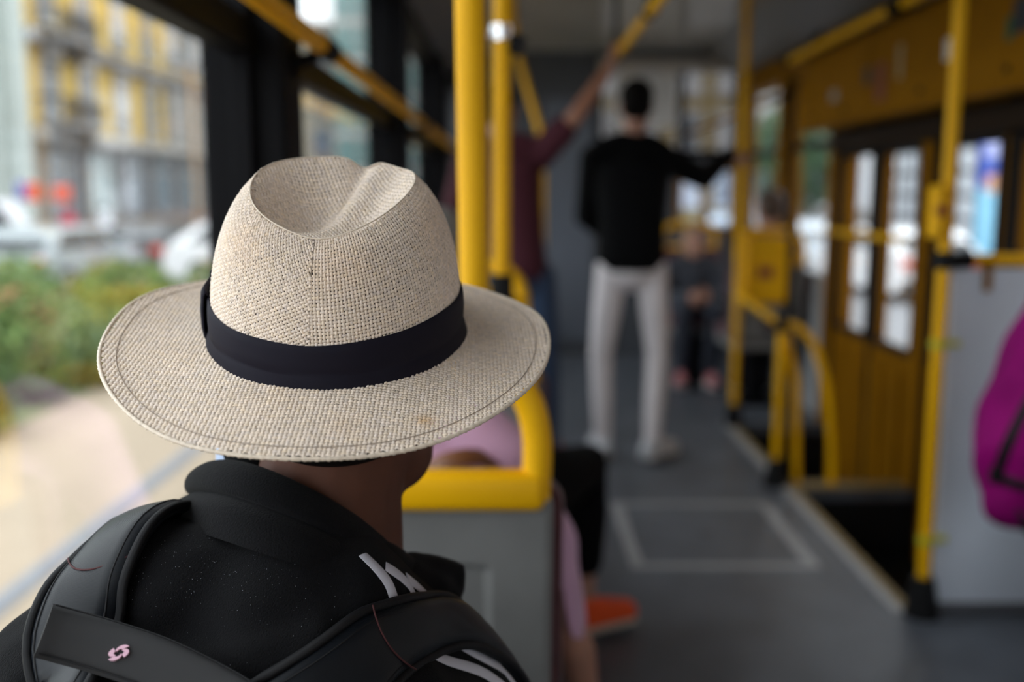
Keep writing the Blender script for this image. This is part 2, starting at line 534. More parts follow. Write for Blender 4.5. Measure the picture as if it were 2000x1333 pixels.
wall_front = struct(obj('wall_front', wf, mat('cab_wall', (.075, .08, .092), .5, var=.08, vscale=3)), 'grey cab wall at the far end of the aisle', 'wall')
M_TINT = glass_mat('tinted_cab_glass', (.42, .41, .40))
e = MB(); e.box(1.28, 1.70, Y1 + .02, Y1 + .026, .98, 1.42); obj('pane', e, glass_mat('cab_door_glass', (.74, .78, .84)), wall_front)
e = MB(); e.box(.66, 1.70, Y1 + .02, Y1 + .026, 1.55, 2.22); obj('pane', e, M_TINT, wall_front)
for (x0, x1, z0, z1) in ((1.26, 1.30, .96, 1.44), (1.68, 1.72, .96, 1.44), (1.46, 1.51, .98, 1.42), (1.26, 1.72, .95, .99), (1.26, 1.72, 1.41, 1.45)):
    e = MB(); e.box(x0, x1, Y1 - .015, Y1 + .05, z0, z1, .004); obj('frame', e, M_YEL2, wall_front)
for (x0, x1, z0, z1) in ((.64, .68, 1.53, 2.24), (1.26, 1.31, 1.55, 2.22), (1.68, 1.72, 1.53, 2.24), (.66, 1.72, 1.52, 1.57)):
    e = MB(); e.box(x0, x1, Y1 - .015, Y1 + .05, z0, z1, .004); obj('frame', e, M_BLACK, wall_front)
e = MB(); e.box(.65, 1.80, Y1 - .10, Y1, 2.14, 2.24, .02); obj('beam', e, mat('beam_grey', (.42, .38, .34), .4), wall_front)
e = MB(); e.box(.25, .62, Y1 - .012, Y1, .10, 1.95, .01); obj('cab_door_panel', e, mat('cab_door', (.12, .135, .165), .5), wall_front)
e = MB(); e.box(.72, .735, Y1 - .02, Y1, .05, 2.0, .003); obj('seam_strip', e, M_DGREY, wall_front)
sg = MB(); sg.box(.77, 1.24, Y1 - .03, Y1 - .002, 1.74, 2.13, .01)
tag(obj('notice_board', sg, M_WHITE), 'white rectangular board on the cab wall behind the standing man\'s head', 'board')

# ------------------------------------------------------------------ rails and poles
def pole_thing(name, label, parts, cat='pole', base=None):
    r_ = empty(name, base or parts[0][1][0])
    tag(r_, label, cat)
    for (nm, pts, rad, m_) in parts:
        mb = MB(); mb.tube(pts, rad, 20 if len(pts) < 4 else 14); obj(nm, mb, m_, r_, True, angle=40)
    return r_

RX, RZ = -.36, 1.525
hr = empty('window_handrail', (RX, 2, RZ)); tag(hr, 'yellow horizontal handrail running along the left windows', 'handrail')
for (a, b) in ((-1.5, 1.93), (2.03, 4.08), (4.18, 6.23), (6.33, 7.65)):
    mb = MB(); mb.tube([(RX, a, RZ), (RX, b, RZ)], .0175, 20); obj('rail', mb, M_YEL, hr, True, angle=40)
for y in PIL[1:]:
    mb = MB(); mb.tube([(RX, y - .055, RZ), (RX, y + .055, RZ)], .023, 18); b_ = obj('joint_sleeve', mb, M_BLACK, hr, True, angle=40)
    mb = MB(); mb.tube([(RX, y, RZ), (RX - .03, y, RZ - .02), (-.42, y, RZ - .03)], .014, 12); obj('bracket_arm', mb, M_BLACK, b_, True, angle=50)
    mb = MB(); mb.tube([(-.425, y, RZ - .03), (-.412, y, RZ - .03)], .03, 16); obj('bracket_plate', mb, M_BLACK, b_, True, angle=40)

# pole fixed to the first seat's handle
SEATY = [.30, 1.26, 2.09, 2.92, 3.75]
SXC = -.175
pole_thing('grab_pole', 'thick bright yellow pole rising just right of the straw hat', [
    ('tube', [(-.047, SEATY[1], 1.07), (-.0605, SEATY[1], 2.30)], .0188, M_YEL),
    ('clamp', [(-.047, SEATY[1], 1.03), (-.0475, SEATY[1], 1.085)], .024, M_RUB)])
p2 = pole_thing('grab_pole', 'yellow pole standing second from the hat, with chrome clamp', [
    ('tube', [(-.022, SEATY[2], 1.075), (-.0185, SEATY[2], 2.30)], .0185, M_YEL),
    ('clamp', [(-.022, SEATY[2], 1.02), (-.022, SEATY[2], 1.08)], .025, M_RUB),
    ('chrome_collar', [(-.02, SEATY[2], 1.555), (-.02, SEATY[2], 1.585)], .023, M_CHROME),
    ('chrome_arm', [(-.02, SEATY[2], 1.57), (-.075, SEATY[2], 1.565)], .009, M_CHROME),
    ('clamp_knob', [(.0, SEATY[2] - .005, 1.55), (.022, SEATY[2] - .01, 1.54)], .02, M_RUB)])
YB = 5.35
a_ = P(1057, 268, YB); b_ = P(1011, 100, YB)
pole_thing('grab_pole', 'thin bent yellow pole far behind the second pole', [
    ('tube', catmull([(a_.x + .01, YB, .02), (a_.x + .01, YB, a_.z - .25), (a_.x, YB, a_.z), (b_.x, YB, b_.z), (b_.x - .03, YB, 2.3)], 8), .0165, M_YEL),
    ('foot', [(a_.x + .01, YB, 0), (a_.x + .01, YB, .08)], .035, M_RUB)])

# overhead rail the maroon shirted passenger holds
ovr = empty('overhead_rail', (.46, 3.6, 1.84)); tag(ovr, 'yellow overhead rail hung from the ceiling above the aisle', 'handrail')
mb = MB(); mb.tube([(.46, 1.2, 1.845), (.46, 4.75, 1.845)], .0175, 16); obj('rail', mb, M_YEL, ovr, True, angle=40)
for y in (1.4, 3.45, 4.55):
    mb = MB(); mb.tube([(.46, y - .03, 1.845), (.46, y + .03, 1.845)], .025, 14); s_ = obj('joint_sleeve', mb, M_BLACK, ovr, True, angle=40)
    mb = MB(); mb.tube([(.46, y, 1.86), (.46, y, 2.30)], .013, 12); obj('hanger', mb, M_BLACK, s_, True, angle=40)

# rail in front of the door cover
rr = empty('door_cover_rail', (1.40, 4.2, 1.90)); tag(rr, 'yellow rail along the upper edge of the door cover', 'handrail')
mb = MB(); mb.tube([(1.40, 2.95, 1.925), (1.40, 5.25, 1.905)], .0175, 16); obj('rail', mb, M_YEL, rr, True, angle=40)
for y in (3.75, 5.20):
    mb = MB(); mb.tube([(1.40, y - .05, 1.915), (1.40, y + .05, 1.915)], .028, 14); s_ = obj('joint_sleeve', mb, M_BLACK, rr, True, angle=40)
    mb = MB(); mb.tube([(1.40, y, 1.92), (1.49, y, 1.97), (1.56, y, 2.05)], .013, 12); obj('hanger', mb, M_BLACK, s_, True, angle=40)
rr = empty('far_handrail', (1.35, 6.4, 1.68)); tag(rr, 'far yellow handrail beyond the doors near the cab wall', 'handrail')
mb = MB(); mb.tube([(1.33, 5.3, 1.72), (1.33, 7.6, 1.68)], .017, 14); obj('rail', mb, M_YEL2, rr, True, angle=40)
mb = MB(); mb.tube([(1.33, 7.55, 1.68), (1.33, 7.70, 1.68)], .022, 12); obj('wall_bracket', mb, M_BLACK, rr, True, angle=40)
mb = MB(); mb.tube([(1.33, 5.32, 1.72), (1.45, 5.32, 1.76)], .016, 12); obj('wall_bracket', mb, M_BLACK, rr, True, angle=40)

# near door pole and partition
pr = pole_thing('grab_pole', 'yellow floor pole at the edge of the pale grey partition', [
    ('tube', [(1.222, 2.82, .02), (1.222, 2.82, 2.30)], .0175, M_YEL),
    ('foot', [(1.222, 2.82, 0), (1.222, 2.82, .03), (1.222, 2.82, .12)], [.052, .047, .032], M_RUB),
    ('clamp', [(1.222, 2.82, 1.035), (1.222, 2.82, 1.085)], .028, M_RUB),
    ('clamp_arm', [(1.222, 2.82, 1.06), (1.30, 2.82, 1.06)], .024, M_RUB)])
mb = MB(); mb.box(1.175, 1.205, 2.785, 2.85, 1.12, 1.27, .012); bb = obj('stop_button_box', mb, M_YEL, pr)
mb = MB(); mb.tube([(1.19, 2.786, 1.20), (1.19, 2.776, 1.20)], .016, 16); obj('button', mb, mat('brown_button', (.25, .05, .02), .4), bb)
pt = empty('partition', (1.5, 2.84, 0)); tag(pt, 'pale grey partition panel at the door with yellow top rail', 'partition')
mb = MB(); mb.box(1.258, 1.74, 2.835, 2.853, .03, 1.035, .004); obj('panel', mb, M_PART, pt)
mb = MB(); mb.tube([(1.30, 2.845, 1.06), (1.74, 2.845, 1.06)], .0175, 16); obj('top_rail', mb, M_YEL, pt, True, angle=40)
mb = MB(); mb.box(1.256, 1.74, 2.83, 2.858, 0, .035, .004); obj('kick_strip', mb, M_DGREY, pt)
M_LIME = mat('lime_clip', (.55, .50, .02), .45)
for z in (.82, .235):
    mb = MB(); mb.tube([(1.222, 2.82, z - .012), (1.222, 2.82, z + .012)], .023, 14); c_ = obj('clip', mb, M_LIME, pt, True, angle=40)
    mb = MB(); mb.box(1.235, 1.285, 2.818, 2.834, z - .009, z + .009, .004); obj('clip_tab', mb, M_LIME, c_)
mb = MB(); mb.box(1.345, 1.365, 2.822, 2.868, .97, 1.06, .004); obj('hanger_tab', mb, M_YEL2, pt)

# centre post of the door well with curved rails
ctr = empty('door_divider_rail', (1.135, 4.15, 0)); tag(ctr, 'curved yellow divider rails standing between the two step wells', 'handrail')
mb = MB(); mb.tube([(1.135, 4.15, .02), (1.135, 4.15, .70)], .0175, 16); obj('post', mb, M_YEL, ctr, True, angle=40)
mb = MB(); mb.tube([(1.135, 4.15, 0), (1.135, 4.15, .04), (1.135, 4.15, .12)], [.055, .05, .032], 16); obj('foot', mb, M_RUB, ctr, True, angle=50)
mb = MB(); mb.tube([(1.135, 4.15, .67), (1.135, 4.15, .73)], .027, 16); obj('joint_sleeve', mb, M_RUB, ctr, True, angle=40)
mb = MB(); mb.tube(catmull([(1.135, 4.15, .70), (1.20, 4.15, .69), (1.28, 4.15, .60), (1.34, 4.15, .40), (1.37, 4.15, .15), (1.375, 4.15, .0)], 7), .0175, 14); obj('curved_rail', mb, M_YEL, ctr, True, angle=60)
mb = MB(); mb.tube([(1.15, 4.17, .68), (1.21, 4.17, .45), (1.23, 4.17, 0)], .0165, 14); obj('inner_rail', mb, M_YEL, ctr, True, angle=60)
mb = MB(); mb.tube([(1.135, 4.15, .70), (1.19, 5.22, .715)], .0175, 14); obj('link_rail', mb, M_YEL, ctr, True, angle=40)
fp = pole_thing('grab_pole', 'far yellow floor pole gripped by the man in white trousers', [
    ('tube', [(1.195, 5.25, .02), (1.195, 5.25, 2.30)], .0185, M_YEL),
    ('foot', [(1.195, 5.25, 0), (1.195, 5.25, .03), (1.195, 5.25, .12)], [.05, .046, .032], M_RUB)])
bx = empty('ticket_machine', (1.33, 5.30, .66)); tag(bx, 'yellow box mounted beside the far pole at waist height', 'box')
mb = MB(); mb.box(1.235, 1.46, 5.26, 5.36, .66, 1.02, .02); obj('housing', mb, M_YEL, bx)
mb = MB(); mb.box(1.30, 1.38, 5.252, 5.262, .80, .86, .004); obj('slot_plate', mb, mat('brown_button', (.25, .05, .02), .4), bx)
mb = MB(); mb.tube([(1.48, 5.30, .0), (1.48, 5.30, 1.06)], .02, 12); obj('support', mb, M_BLACK, bx, True, angle=40)

# ------------------------------------------------------------------ seats
def build_seat(x0, x1, yb):
    """seat facing +y; rear face of the shell at y = yb at the top; root at floor"""
    xc = (x0 + x1) / 2
    root = empty('tram_chair', (xc, yb, 0))
    lean = .09
    def Yb(z): return yb + (0.87 - z) * lean / .5
    def ringpts(inset, z0, z1, r, dy):
        pts = []
        for (cx, cz, a0) in ((x1 - inset - r, z1 - r, 0), (x0 + inset + r, z1 - r, 90), (x0 + inset + .005, z0 + .005, 180), (x1 - inset - .005, z0 + .005, 270)):
            rr_ = r if a0 < 180 else .005
            for k in range(5):
                a = math.radians(a0 + 22.5 * k)
                x = cx + rr_ * math.cos(a); z = cz + rr_ * math.sin(a)
                pts.append((x, Yb(z) + dy, z))
        return pts
    r0 = ringpts(0.0, .40, .872, .035, .030)
    r1 = ringpts(0.0, .40, .872, .035, .008)
    r2 = ringpts(.010, .41, .862, .03, 0)
    r3 = ringpts(.082, .46, .755, .012, 0)
    r4 = ringpts(.094, .472, .745, .008, .012)
    rows = [r0, r1, r2, r3, r4]
    mb = MB(); n = len(r0)
    V = [p for r_ in rows for p in r_]
    F = []
    for i in range(len(rows) - 1):
        for k in range(n):
            F.append((i * n + k, i * n + (k + 1) % n, (i + 1) * n + (k + 1) % n, (i + 1) * n + k))
    F.append(tuple(range(4 * n, 5 * n))); F.append(tuple(reversed(range(n))))
    mb.add(V, F); obj('back_shell', mb, M_GREYP, root, True, angle=35)
    # upholstery on the front of the back, a little wider than the shell
    up = MB()
    rows = []
    for (inset, dy) in ((-.012, .030), (-.016, .05), (-.008, .075), (.03, .088)):
        rows.append(ringpts(inset, .41, .868, .035, dy))
    V = [p for r_ in rows for p in r_]; F = []
    for i in range(len(rows) - 1):
        for k in range(n):
            F.append((i * n + k, i * n + (k + 1) % n, (i + 1) * n + (k + 1) % n, (i + 1) * n + k))
    F.append(tuple(range(3 * n, 4 * n))); F.append(tuple(reversed(range(n))))
    up.add(V, F); obj('back_upholstery', up, M_RED, root, True, angle=60)
    cu = MB(); cu.box(x0, x1 + .005, yb + .10, yb + .54, .385, .455, .03); obj('seat_cushion', cu, M_RED, root, True, angle=60)
    ba = MB(); ba.box(x0 + .01, x1 - .01, yb + .09, yb + .53, .34, .39, .012); obj('seat_pan', ba, M_GREYP, root)
    pd = MB(); pd.box(xc - .05, xc + .05, yb + .20, yb + .40, .03, .34, .01); obj('pedestal', pd, M_BLACK, root)
    pd = MB(); pd.box(xc - .10, xc + .10, yb + .14, yb + .46, 0, .03, .01); obj('foot_plate', pd, M_BLACK, root)
    # yellow handle: lower bar and arch
    zt, zb_ = 1.035, .862
    hb = MB(); hb.box(x0 + .005, x1 - .012, yb - .012, yb + .032, zb_ - .026, zb_ + .026, .012); obj('handle_bar', hb, M_YEL, root, True, angle=50)
    arch = [(x1 - .024, yb + .012, zb_ - .012), (x1 - .022, yb + .012, .93), (x1 - .036, yb + .012, .985), (x1 - .068, yb + .012, 1.02), (x1 - .115, yb + .012, zt),
            (xc, yb + .012, zt), (x0 + .115, yb + .012, zt), (x0 + .060, yb + .012, 1.02), (x0 + .03, yb + .012, .985), (x0 + .018, yb + .012, .93), (x0 + .02, yb + .012, zb_ - .012)]
    hb = MB(); hb.tube(catmull(arch, 6), .0195, 16); obj('handle_arch', hb, M_YEL, root, True, angle=60)
    return root

seat0 = build_seat(-.345, .055, SEATY[1])
tag(seat0, 'grey backed seat with yellow handle directly in front of the hat wearer', 'seat', 'single seats along the left windows')
for k, (y, lab) in enumerate(((SEATY[0], 'grey seat the hat wearer sits on'), (SEATY[2], 'second grey seat ahead with dark red edge and yellow handle'),
                              (SEATY[3], 'third seat ahead, hidden behind the two yellow poles'))):
    c = copy_tree(seat0); c.location = (seat0.location.x + (.008 if k == 1 else 0), y, 0)
    tag(c, lab, 'seat', 'single seats along the left windows')
for (x, y, lab) in ((1.46, 5.62, 'dark seat just beyond the yellow ticket box'), (1.22, 6.92, 'far right seat carrying the dark clothed passenger')):
    c = copy_tree(seat0); c.location = (x, y, 0); c.rotation_euler = (0, 0, math.pi if y > 6 else 0)
    tag(c, lab, 'seat', 'seats beyond the doors')

# ------------------------------------------------------------------ the straw hat
HAT_LOC = P(664, 642, .752)
HAT_R = (Matrix.Rotation(math.radians(-.5), 3, 'Z') @ Matrix.Rotation(math.radians(12.5), 3, 'X') @ Matrix.Rotation(math.radians(1.5), 3, 'Y'))
HR = np.array(HAT_R)
HL = np.array(HAT_LOC)


def hat_w(p):
    return np.asarray(p) @ HR.T + HL


prof = np.array([(.0915, 0), (.0915, .12), (.0910, .25), (.0892, .40), (.0858, .56), (.0810, .70), (.0755, .81), (.0692, .90), (.0630, .96), (.0580, 1.0)])
_fine = np.array([tuple(v)[:2] for v in catmull([(a, b, 0) for a, b in prof], 12)])
_len = np.concatenate([[0], np.cumsum(np.hypot(np.diff(_fine[:, 0]), np.diff(_fine[:, 1]) * .112))])
LPROF = _len[-1]


def rim_h(phi):
    return .110 - .0122 * np.cos(phi) - .004 * np.cos(2 * phi) - .0075 * np.exp(-((np.angle(np.exp(1j * (phi - (math.pi - .20))))) / .17) ** 2) - .0045 * np.exp(-((np.angle(np.exp(1j * (phi - (math.pi - .75))))) / .45) ** 2) - .003 * np.exp(-((np.angle(np.exp(1j * (phi - .05)))) / .35) ** 2)


def crown_f(phi, v):
    """phi 0 = back of the head, positive towards the right; v = arc height"""
    s = np.interp(v, _len, _fine[:, 0]); t = np.interp(v, _len, _fine[:, 1])
    c, si = np.cos(phi), np.sin(phi)
    b = np.where(c > 0, s + .0175, s + .0165 - .006 * t)
    wob = 1 + .010 * np.sin(3 * phi + 1.0) * t + .008 * np.sin(5 * phi) * t
    x = s * si * wob; y = -b * c * wob
    z = t * rim_h(phi)
    return np.stack([x, y, z], -1)


def inner_r(th):
    return 1 / np.sqrt((np.cos(th) / .0915) ** 2 + (np.sin(th) / .109) ** 2)


def outer_r(th):
    return 1 / np.sqrt((np.cos(th) / .1635) ** 2 + (np.sin(th) / .187) ** 2)


def brim_f(x, y):
    xs = x + .0035 * np.clip(np.abs(x) / .16, 0, 1)
    th = np.arctan2(y, x)
    r = np.hypot(x, y)
    ri, ro = inner_r(th), outer_r(th)
    rho = np.clip((r - ri) / (ro - ri), -.1, 1.05)
    sd = np.cos(th) ** 2
    right = (x > 0)
    d1 = .017 + sd * np.where(right, .009, -.013)
    c1 = .002 + sd * np.where(right, .018, .010)
    z = -d1 * rho + c1 * rho ** 2 + .0018 * np.sin(3 * th + .6) * rho + .0010 * np.sin(7 * th) * rho ** 2
    return np.stack([x - .004 * rho, y, z], -1)


def rim_xy(phi):
    p = crown_f(phi, np.full_like(phi, LPROF)); return p


def top_f(x, y):
    phi = np.arctan2(x, -y)
    rim = crown_f(phi, np.full_like(phi, LPROF))
    rr_ = np.hypot(rim[..., 0], rim[..., 1]); r = np.hypot(x, y)
    q = np.clip(r / rr_, 0, 1.02)
    base = .1125 * (1 - q ** 2) + rim[..., 2] * q ** 2 + (.5 * (-.0105) * (-y / .08)) * (1 - q ** 2) * 0
    # bowl with a lengthwise crease and two side lobes
    bowl = .027 * np.clip(1 - q ** 2, 0, 1) ** 1.3
    crease = .010 * np.exp(-((x - .012 - .25 * y) / .013) ** 2) * np.clip(1 - q ** 2, 0, 1)
    lobe = .006 * np.exp(-(((x + .026) / .02) ** 2 + ((y - .005) / .04) ** 2)) * np.clip(1 - q ** 2, 0, 1)
    tilt = .0105 * (y / .09)
    z = np.where(q < 1, rim[..., 2] * q + (.110 + tilt) * (1 - q), rim[..., 2]) - bowl + crease - lobe
    return np.stack([x, y, z], -1)


def weave(name, f, us, vs_, pitch, rot, mask, matl, parent, h=.00078, tint=None, orient=1, tw=1.0, wd=.37):
    """plain weave: one raised strand crossing per lattice cell, laid on the surface f"""
    a = math.radians(rot); ca, sa = math.cos(a), math.sin(a)
    cu, cv = (us[0] + us[1]) / 2, (vs_[0] + vs_[1]) / 2
    R_ = math.hypot(us[1] - us[0], vs_[1] - vs_[0]) / 2
    n = int(R_ / pitch) + 2
    I, J = np.meshgrid(np.arange(-n, n + 1), np.arange(-n, n + 1), indexing='ij')
    I = I.ravel(); J = J.ravel()
    gu, gv = I * pitch, J * pitch * tw
    U = cu + gu * ca - gv * sa; V = cv + gu * sa + gv * ca
    keep = (U >= us[0]) & (U <= us[1]) & (V >= vs_[0]) & (V <= vs_[1])
    keep &= mask(U, V)
    I, J, U, V = I[keep], J[keep], U[keep], V[keep]
    par = (I + J) % 2 == 0
    N = len(U)
    al = np.array([-1, -.66, 0, .66, 1.0]); ac = np.array([-1, -.55, .55, 1.0])
    A, B = np.meshgrid(al, ac, indexing='ij'); A = A.ravel(); B = B.ravel()
    prof_h = (np.cos(A * math.pi / 2 * 1.0) * 1.9 - .95) + np.where(np.abs(B) > .9, -.75, 0)
    Ln, Wd = .93 * pitch, wd * pitch
    jit = 1 + rng.normal(0, .05, (N, 1))
    Lu = np.where(par[:, None], A * Ln, B * Wd * jit); Lv = np.where(par[:, None], B * Wd * jit, A * Ln) * tw
    Lu = Lu + rng.normal(0, .035 * pitch, (N, 1)); Lv = Lv + rng.normal(0, .035 * pitch, (N, 1))
    PU = U[:, None] + Lu * ca - Lv * sa; PV = V[:, None] + Lu * sa + Lv * ca
    e = 5e-4
    p0 = f(PU, PV)
    du = f(PU + e, PV) - f(PU - e, PV); dv = f(PU, PV + e) - f(PU, PV - e)
    nn = np.cross(du, dv); nn /= (np.linalg.norm(nn, axis=-1, keepdims=True) + 1e-12)
    nn *= orient
    hh = h * prof_h[None, :] * (1 + rng.normal(0, .12, (N, 1)))
    pts = p0 + nn * hh[..., None]
    Wp = hat_w(pts.reshape(-1, 3)) - np.array(wloc(parent))
    K = len(al) * len(ac); m_ = len(ac)
    tpl = [(i * m_ + k, i * m_ + k + 1, (i + 1) * m_ + k + 1, (i + 1) * m_ + k) for i in range(len(al) - 1) for k in range(m_ - 1)]
    faces = (np.array(tpl)[None] + (np.arange(N) * K)[:, None, None]).reshape(-1, 4)
    me = bpy.data.meshes.new(name)
    me.vertices.add(len(Wp)); me.vertices.foreach_set('co', Wp.astype(np.float32).ravel())
    me.loops.add(faces.size); me.loops.foreach_set('vertex_index', faces.astype(np.int32).ravel())
    me.polygons.add(len(faces)); me.polygons.foreach_set('loop_start', np.arange(0, faces.size, 4, dtype=np.int32))
    me.polygons.foreach_set('use_smooth', [True] * len(faces))
    me.update(calc_edges=True); me.validate()
    colr = np.ones((N, K, 4), dtype=np.float32)
    base = 1 + rng.normal(0, .055, (N, 1, 1))
    strand = np.where(par, np.sin(J * 12.9898) * 43758.5453 % 1.0, np.sin(I * 78.233) * 12543.123 % 1.0)[:, None, None]
    warm = np.clip(rng.normal(0, .03, (N, 1)), -.06, .08)
    colr[..., :3] = base * (.92 + .10 * strand)
    colr[..., 2] *= 1 - warm; colr[..., 0] *= 1 + warm * .3
    if tint is not None:
        colr[..., :3] *= tint(U, V)[:, None, :]
    at = me.color_attributes.new('tint', 'FLOAT_COLOR', 'POINT')
    at.data.foreach_set('color', np.clip(colr, 0, 1.3).ravel())
    me.materials.append(matl)
    o = bpy.data.objects.new(name, me); COL.objects.link(o); o.parent = parent
    return o


M_STRAW = mat('woven_straw', (.84, .71, .59), .55, attr='tint', spec=.35)
M_STRAW2 = mat('straw_cord', (.74, .63, .51), .55, var=.12, vscale=300, spec=.3)
M_BAND = mat('navy_grosgrain', (.0075, .0065, .0135), .7, wave=(900, .12, 'Z'), spec=.15)
M_THREAD = mat('brown_thread', (.33, .26, .20), .7)

hat = empty('straw_hat', tuple(HAT_LOC))
tag(hat, 'cream woven straw fedora with navy band on the nearest passenger', 'hat')


def hat_mesh(name, rows, matl, closed=True, smooth=True, thick=0):
    rows = [[tuple(p) for p in hat_w(np.array(r_))] for r_ in rows]
    if closed:
        rows = [r_ + [r_[0]] for r_ in rows]
    mb = MB(); mb.grid(rows)
    o = obj(name, mb, matl, hat, smooth, recalc=True)
    bm = bmesh.new(); bm.from_mesh(o.data); bmesh.ops.remove_doubles(bm, verts=bm.verts, dist=1e-6)
    bmesh.ops.recalc_face_normals(bm, faces=bm.faces); bm.to_mesh(o.data); bm.free()
    if thick:
        m_ = o.modifiers.new('thick', 'SOLIDIFY'); m_.thickness = thick; m_.offset = 0
    return o


PA = .0029
NPH = 160
ph = np.linspace(0, 2 * math.pi, NPH, endpoint=False)


def stain_brim(U, V):
    c = np.ones((len(U), 3))
    for (sx, sy, rad, dep) in ((.080, -.134, .006, .28), (-.02, -.12, .03, .05), (-.09, -.05, .03, .05), (.03, -.15, .012, .06)):
        g = np.exp(-((U - sx) ** 2 + (V - sy) ** 2) / rad ** 2) * dep
        c[:, 0] *= 1 - g * .35; c[:, 1] *= 1 - g * .9; c[:, 2] *= 1 - g * 1.6
    return c


def stain_crown(U, V):
    c = np.ones((len(U), 3))
    g = .10 * np.exp(-((V - .095) / .02) ** 2) * (np.sin(U * 60) * .5 + .5)
    c[:, 1] *= 1 - g * .5; c[:, 2] *= 1 - g
    return c


# crown side: straight weave on the right half, slanted on the left half, meeting at the back seam
RC = .100
weave('crown_weave', lambda u, v: crown_f(u / RC, v), (-0.0002, math.pi * RC), (.030, LPROF - .0003), PA, 2, lambda U, V: np.ones_like(U, bool), M_STRAW, hat, tint=stain_crown)
weave('crown_weave', lambda u, v: crown_f(u / RC, v), (-math.pi * RC, .0002), (.030, LPROF - .0003), PA, 30, lambda U, V: np.ones_like(U, bool), M_STRAW, hat, tint=stain_crown)


def top_mask(x, y):
    phi = np.arctan2(x, -y); rim = crown_f(phi, np.full_like(phi, LPROF))
    return np.hypot(x, y) < np.hypot(rim[..., 0], rim[..., 1]) * .999


weave('crown_top_weave', top_f, (-.08, .08), (-.10, .10), PA, 28, top_mask, M_STRAW, hat)


def brim_mask(x, y):
    th = np.arctan2(y, x); r = np.hypot(x, y)
    return (r > inner_r(th) * .985) & (r < outer_r(th) * .992)


weave('brim_weave', brim_f, (-.18, .18), (-.20, .20), PA, 4, brim_mask, M_STRAW, hat, tint=stain_brim, wd=.415)

# rim welt, brim edge cord, stitch lines, back seam
rim_p = crown_f(ph, np.full_like(ph, LPROF)) + np.array([0, 0, .0004])
mb = MB(); mb.tube([tuple(p) for p in hat_w(rim_p)], .00055, 8, closed=True); obj('crown_welt', mb, M_STRAW2, hat, True)
th = np.linspace(0, 2 * math.pi, 660, endpoint=False)
ed = brim_f(outer_r(th) * np.cos(th), outer_r(th) * np.sin(th))
mb = MB(); mb.tube([tuple(p) for p in hat_w(ed - np.array([0, 0, .0006]))], [(.00125, .00165)[k % 2] + .0002 * math.sin(k * 1.7) for k in range(660)], 8, closed=True); obj('edge_cord', mb, M_STRAW2, hat, True)
for rr_ in (.0105,):
    ro = outer_r(th) - rr_
    st = brim_f(ro * np.cos(th), ro * np.sin(th)) + np.array([0, 0, .00062])
    mb = MB(); mb.tube([tuple(p) for p in hat_w(st)], .00030, 6, closed=True); obj('stitch_line', mb, M_THREAD, hat, True)
vv = np.linspace(.030, LPROF, 24)
sm = crown_f(np.full_like(vv, .0), vv) + np.array([0, -.0002, 0])
mb = MB(); mb.tube([tuple(p) for p in hat_w(sm)], .00035, 6); obj('back_seam', mb, M_THREAD, hat, True)
# lining inside the crown
rows = []
for v in np.linspace(-.004, LPROF * .965, 14):
    p = crown_f(ph, np.full_like(ph, max(v, 0))); p = p * np.array([.965, .965, 1]) + np.array([0, 0, min(v, 0) - .0015]); rows.append(p)
for q in (.93, .8, .65, .4, .2, .02):
    rp = crown_f(ph, np.full_like(ph, LPROF)); tp = top_f(rp[:, 0] * q, rp[:, 1] * q); rows.append(tp - np.array([0, 0, .0065]))
hat_mesh('lining', rows, mat('brown_lining', (.05, .035, .028), .8))
# ribbon band
rows = []
for k, (v, off) in enumerate(((-.0015, .0050), (.004, .0040), (.0085, .0026), (.010, .0020), (.012, .0026), (.020, .0026), (.028, .0023), (.0335, .0021), (.0345, .0012))):
    vw = v + (.0010 * np.sin(2 * ph + .5) if v > .01 else 0 * ph)
    p = crown_f(ph, np.maximum(vw, 0))
    nrm = p.copy(); nrm[:, 2] = 0; nrm /= np.linalg.norm(nrm, axis=1, keepdims=True)
    rows.append(p + nrm * (off + .0004 * np.sin(ph * 9 + k))[:, None] + np.array([0, 0, min(v, 0)]))
hat_mesh('band', rows, M_BAND)
# bow on the left side: two folded loops and a knot
for (pc, wd) in ((-1.50, .040), (-1.95, .036)):
    rows = []
    for s_ in np.linspace(-1, 1, 9):
        pcs = pc + s_ * wd / .19
        row = []
        for (v, o_) in ((.001, .003), (.001, .0075), (.010, .0085), (.022, .0085), (.034, .0080), (.0375, .0060), (.034, .003)):
            p = crown_f(np.array([pcs]), np.array([v]))[0]; nr = np.array([p[0], p[1], 0]); nr /= np.linalg.norm(nr)
            row.append(p + nr * (o_ * (1 - .35 * s_ ** 4)))
        rows.append(row)
    hat_mesh('bow_loop', rows, M_BAND, closed=False, thick=.001)
rows = []
for s_ in np.linspace(-1, 1, 5):
    row = []
    for (v, o_) in ((-.001, .004), (-.001, .011), (.018, .0125), (.0375, .011), (.0375, .004)):
        p = crown_f(np.array([-1.72 + s_ * .05]), np.array([max(v, 0)]))[0]; nr = np.array([p[0], p[1], 0]); nr /= np.linalg.norm(nr)
        row.append(p + nr * (o_ * (1 - .15 * s_ ** 2)))
    rows.append(row)
hat_mesh('bow_knot', rows, M_BAND, closed=False, thick=.001)

# ------------------------------------------------------------------ the hat wearer
M_JACK = mat('black_fleece', (.0032, .0032, .0040), .9, bump=.55, bscale=900, sheen=.03, spec=.12)
M_STRIPE = mat('white_tape', (.62, .62, .70), .6, wave=(900, .3))
hm = empty('person', (-.16, .62, .45))
tag(hm, 'seated passenger in straw hat and black jacket, seen from behind', 'person')

NB = P(628, 1040, .752)      # neck base


def hp(x, y, z):
    return Vector(hat_w(np.array([[x, y, z]]))[0])


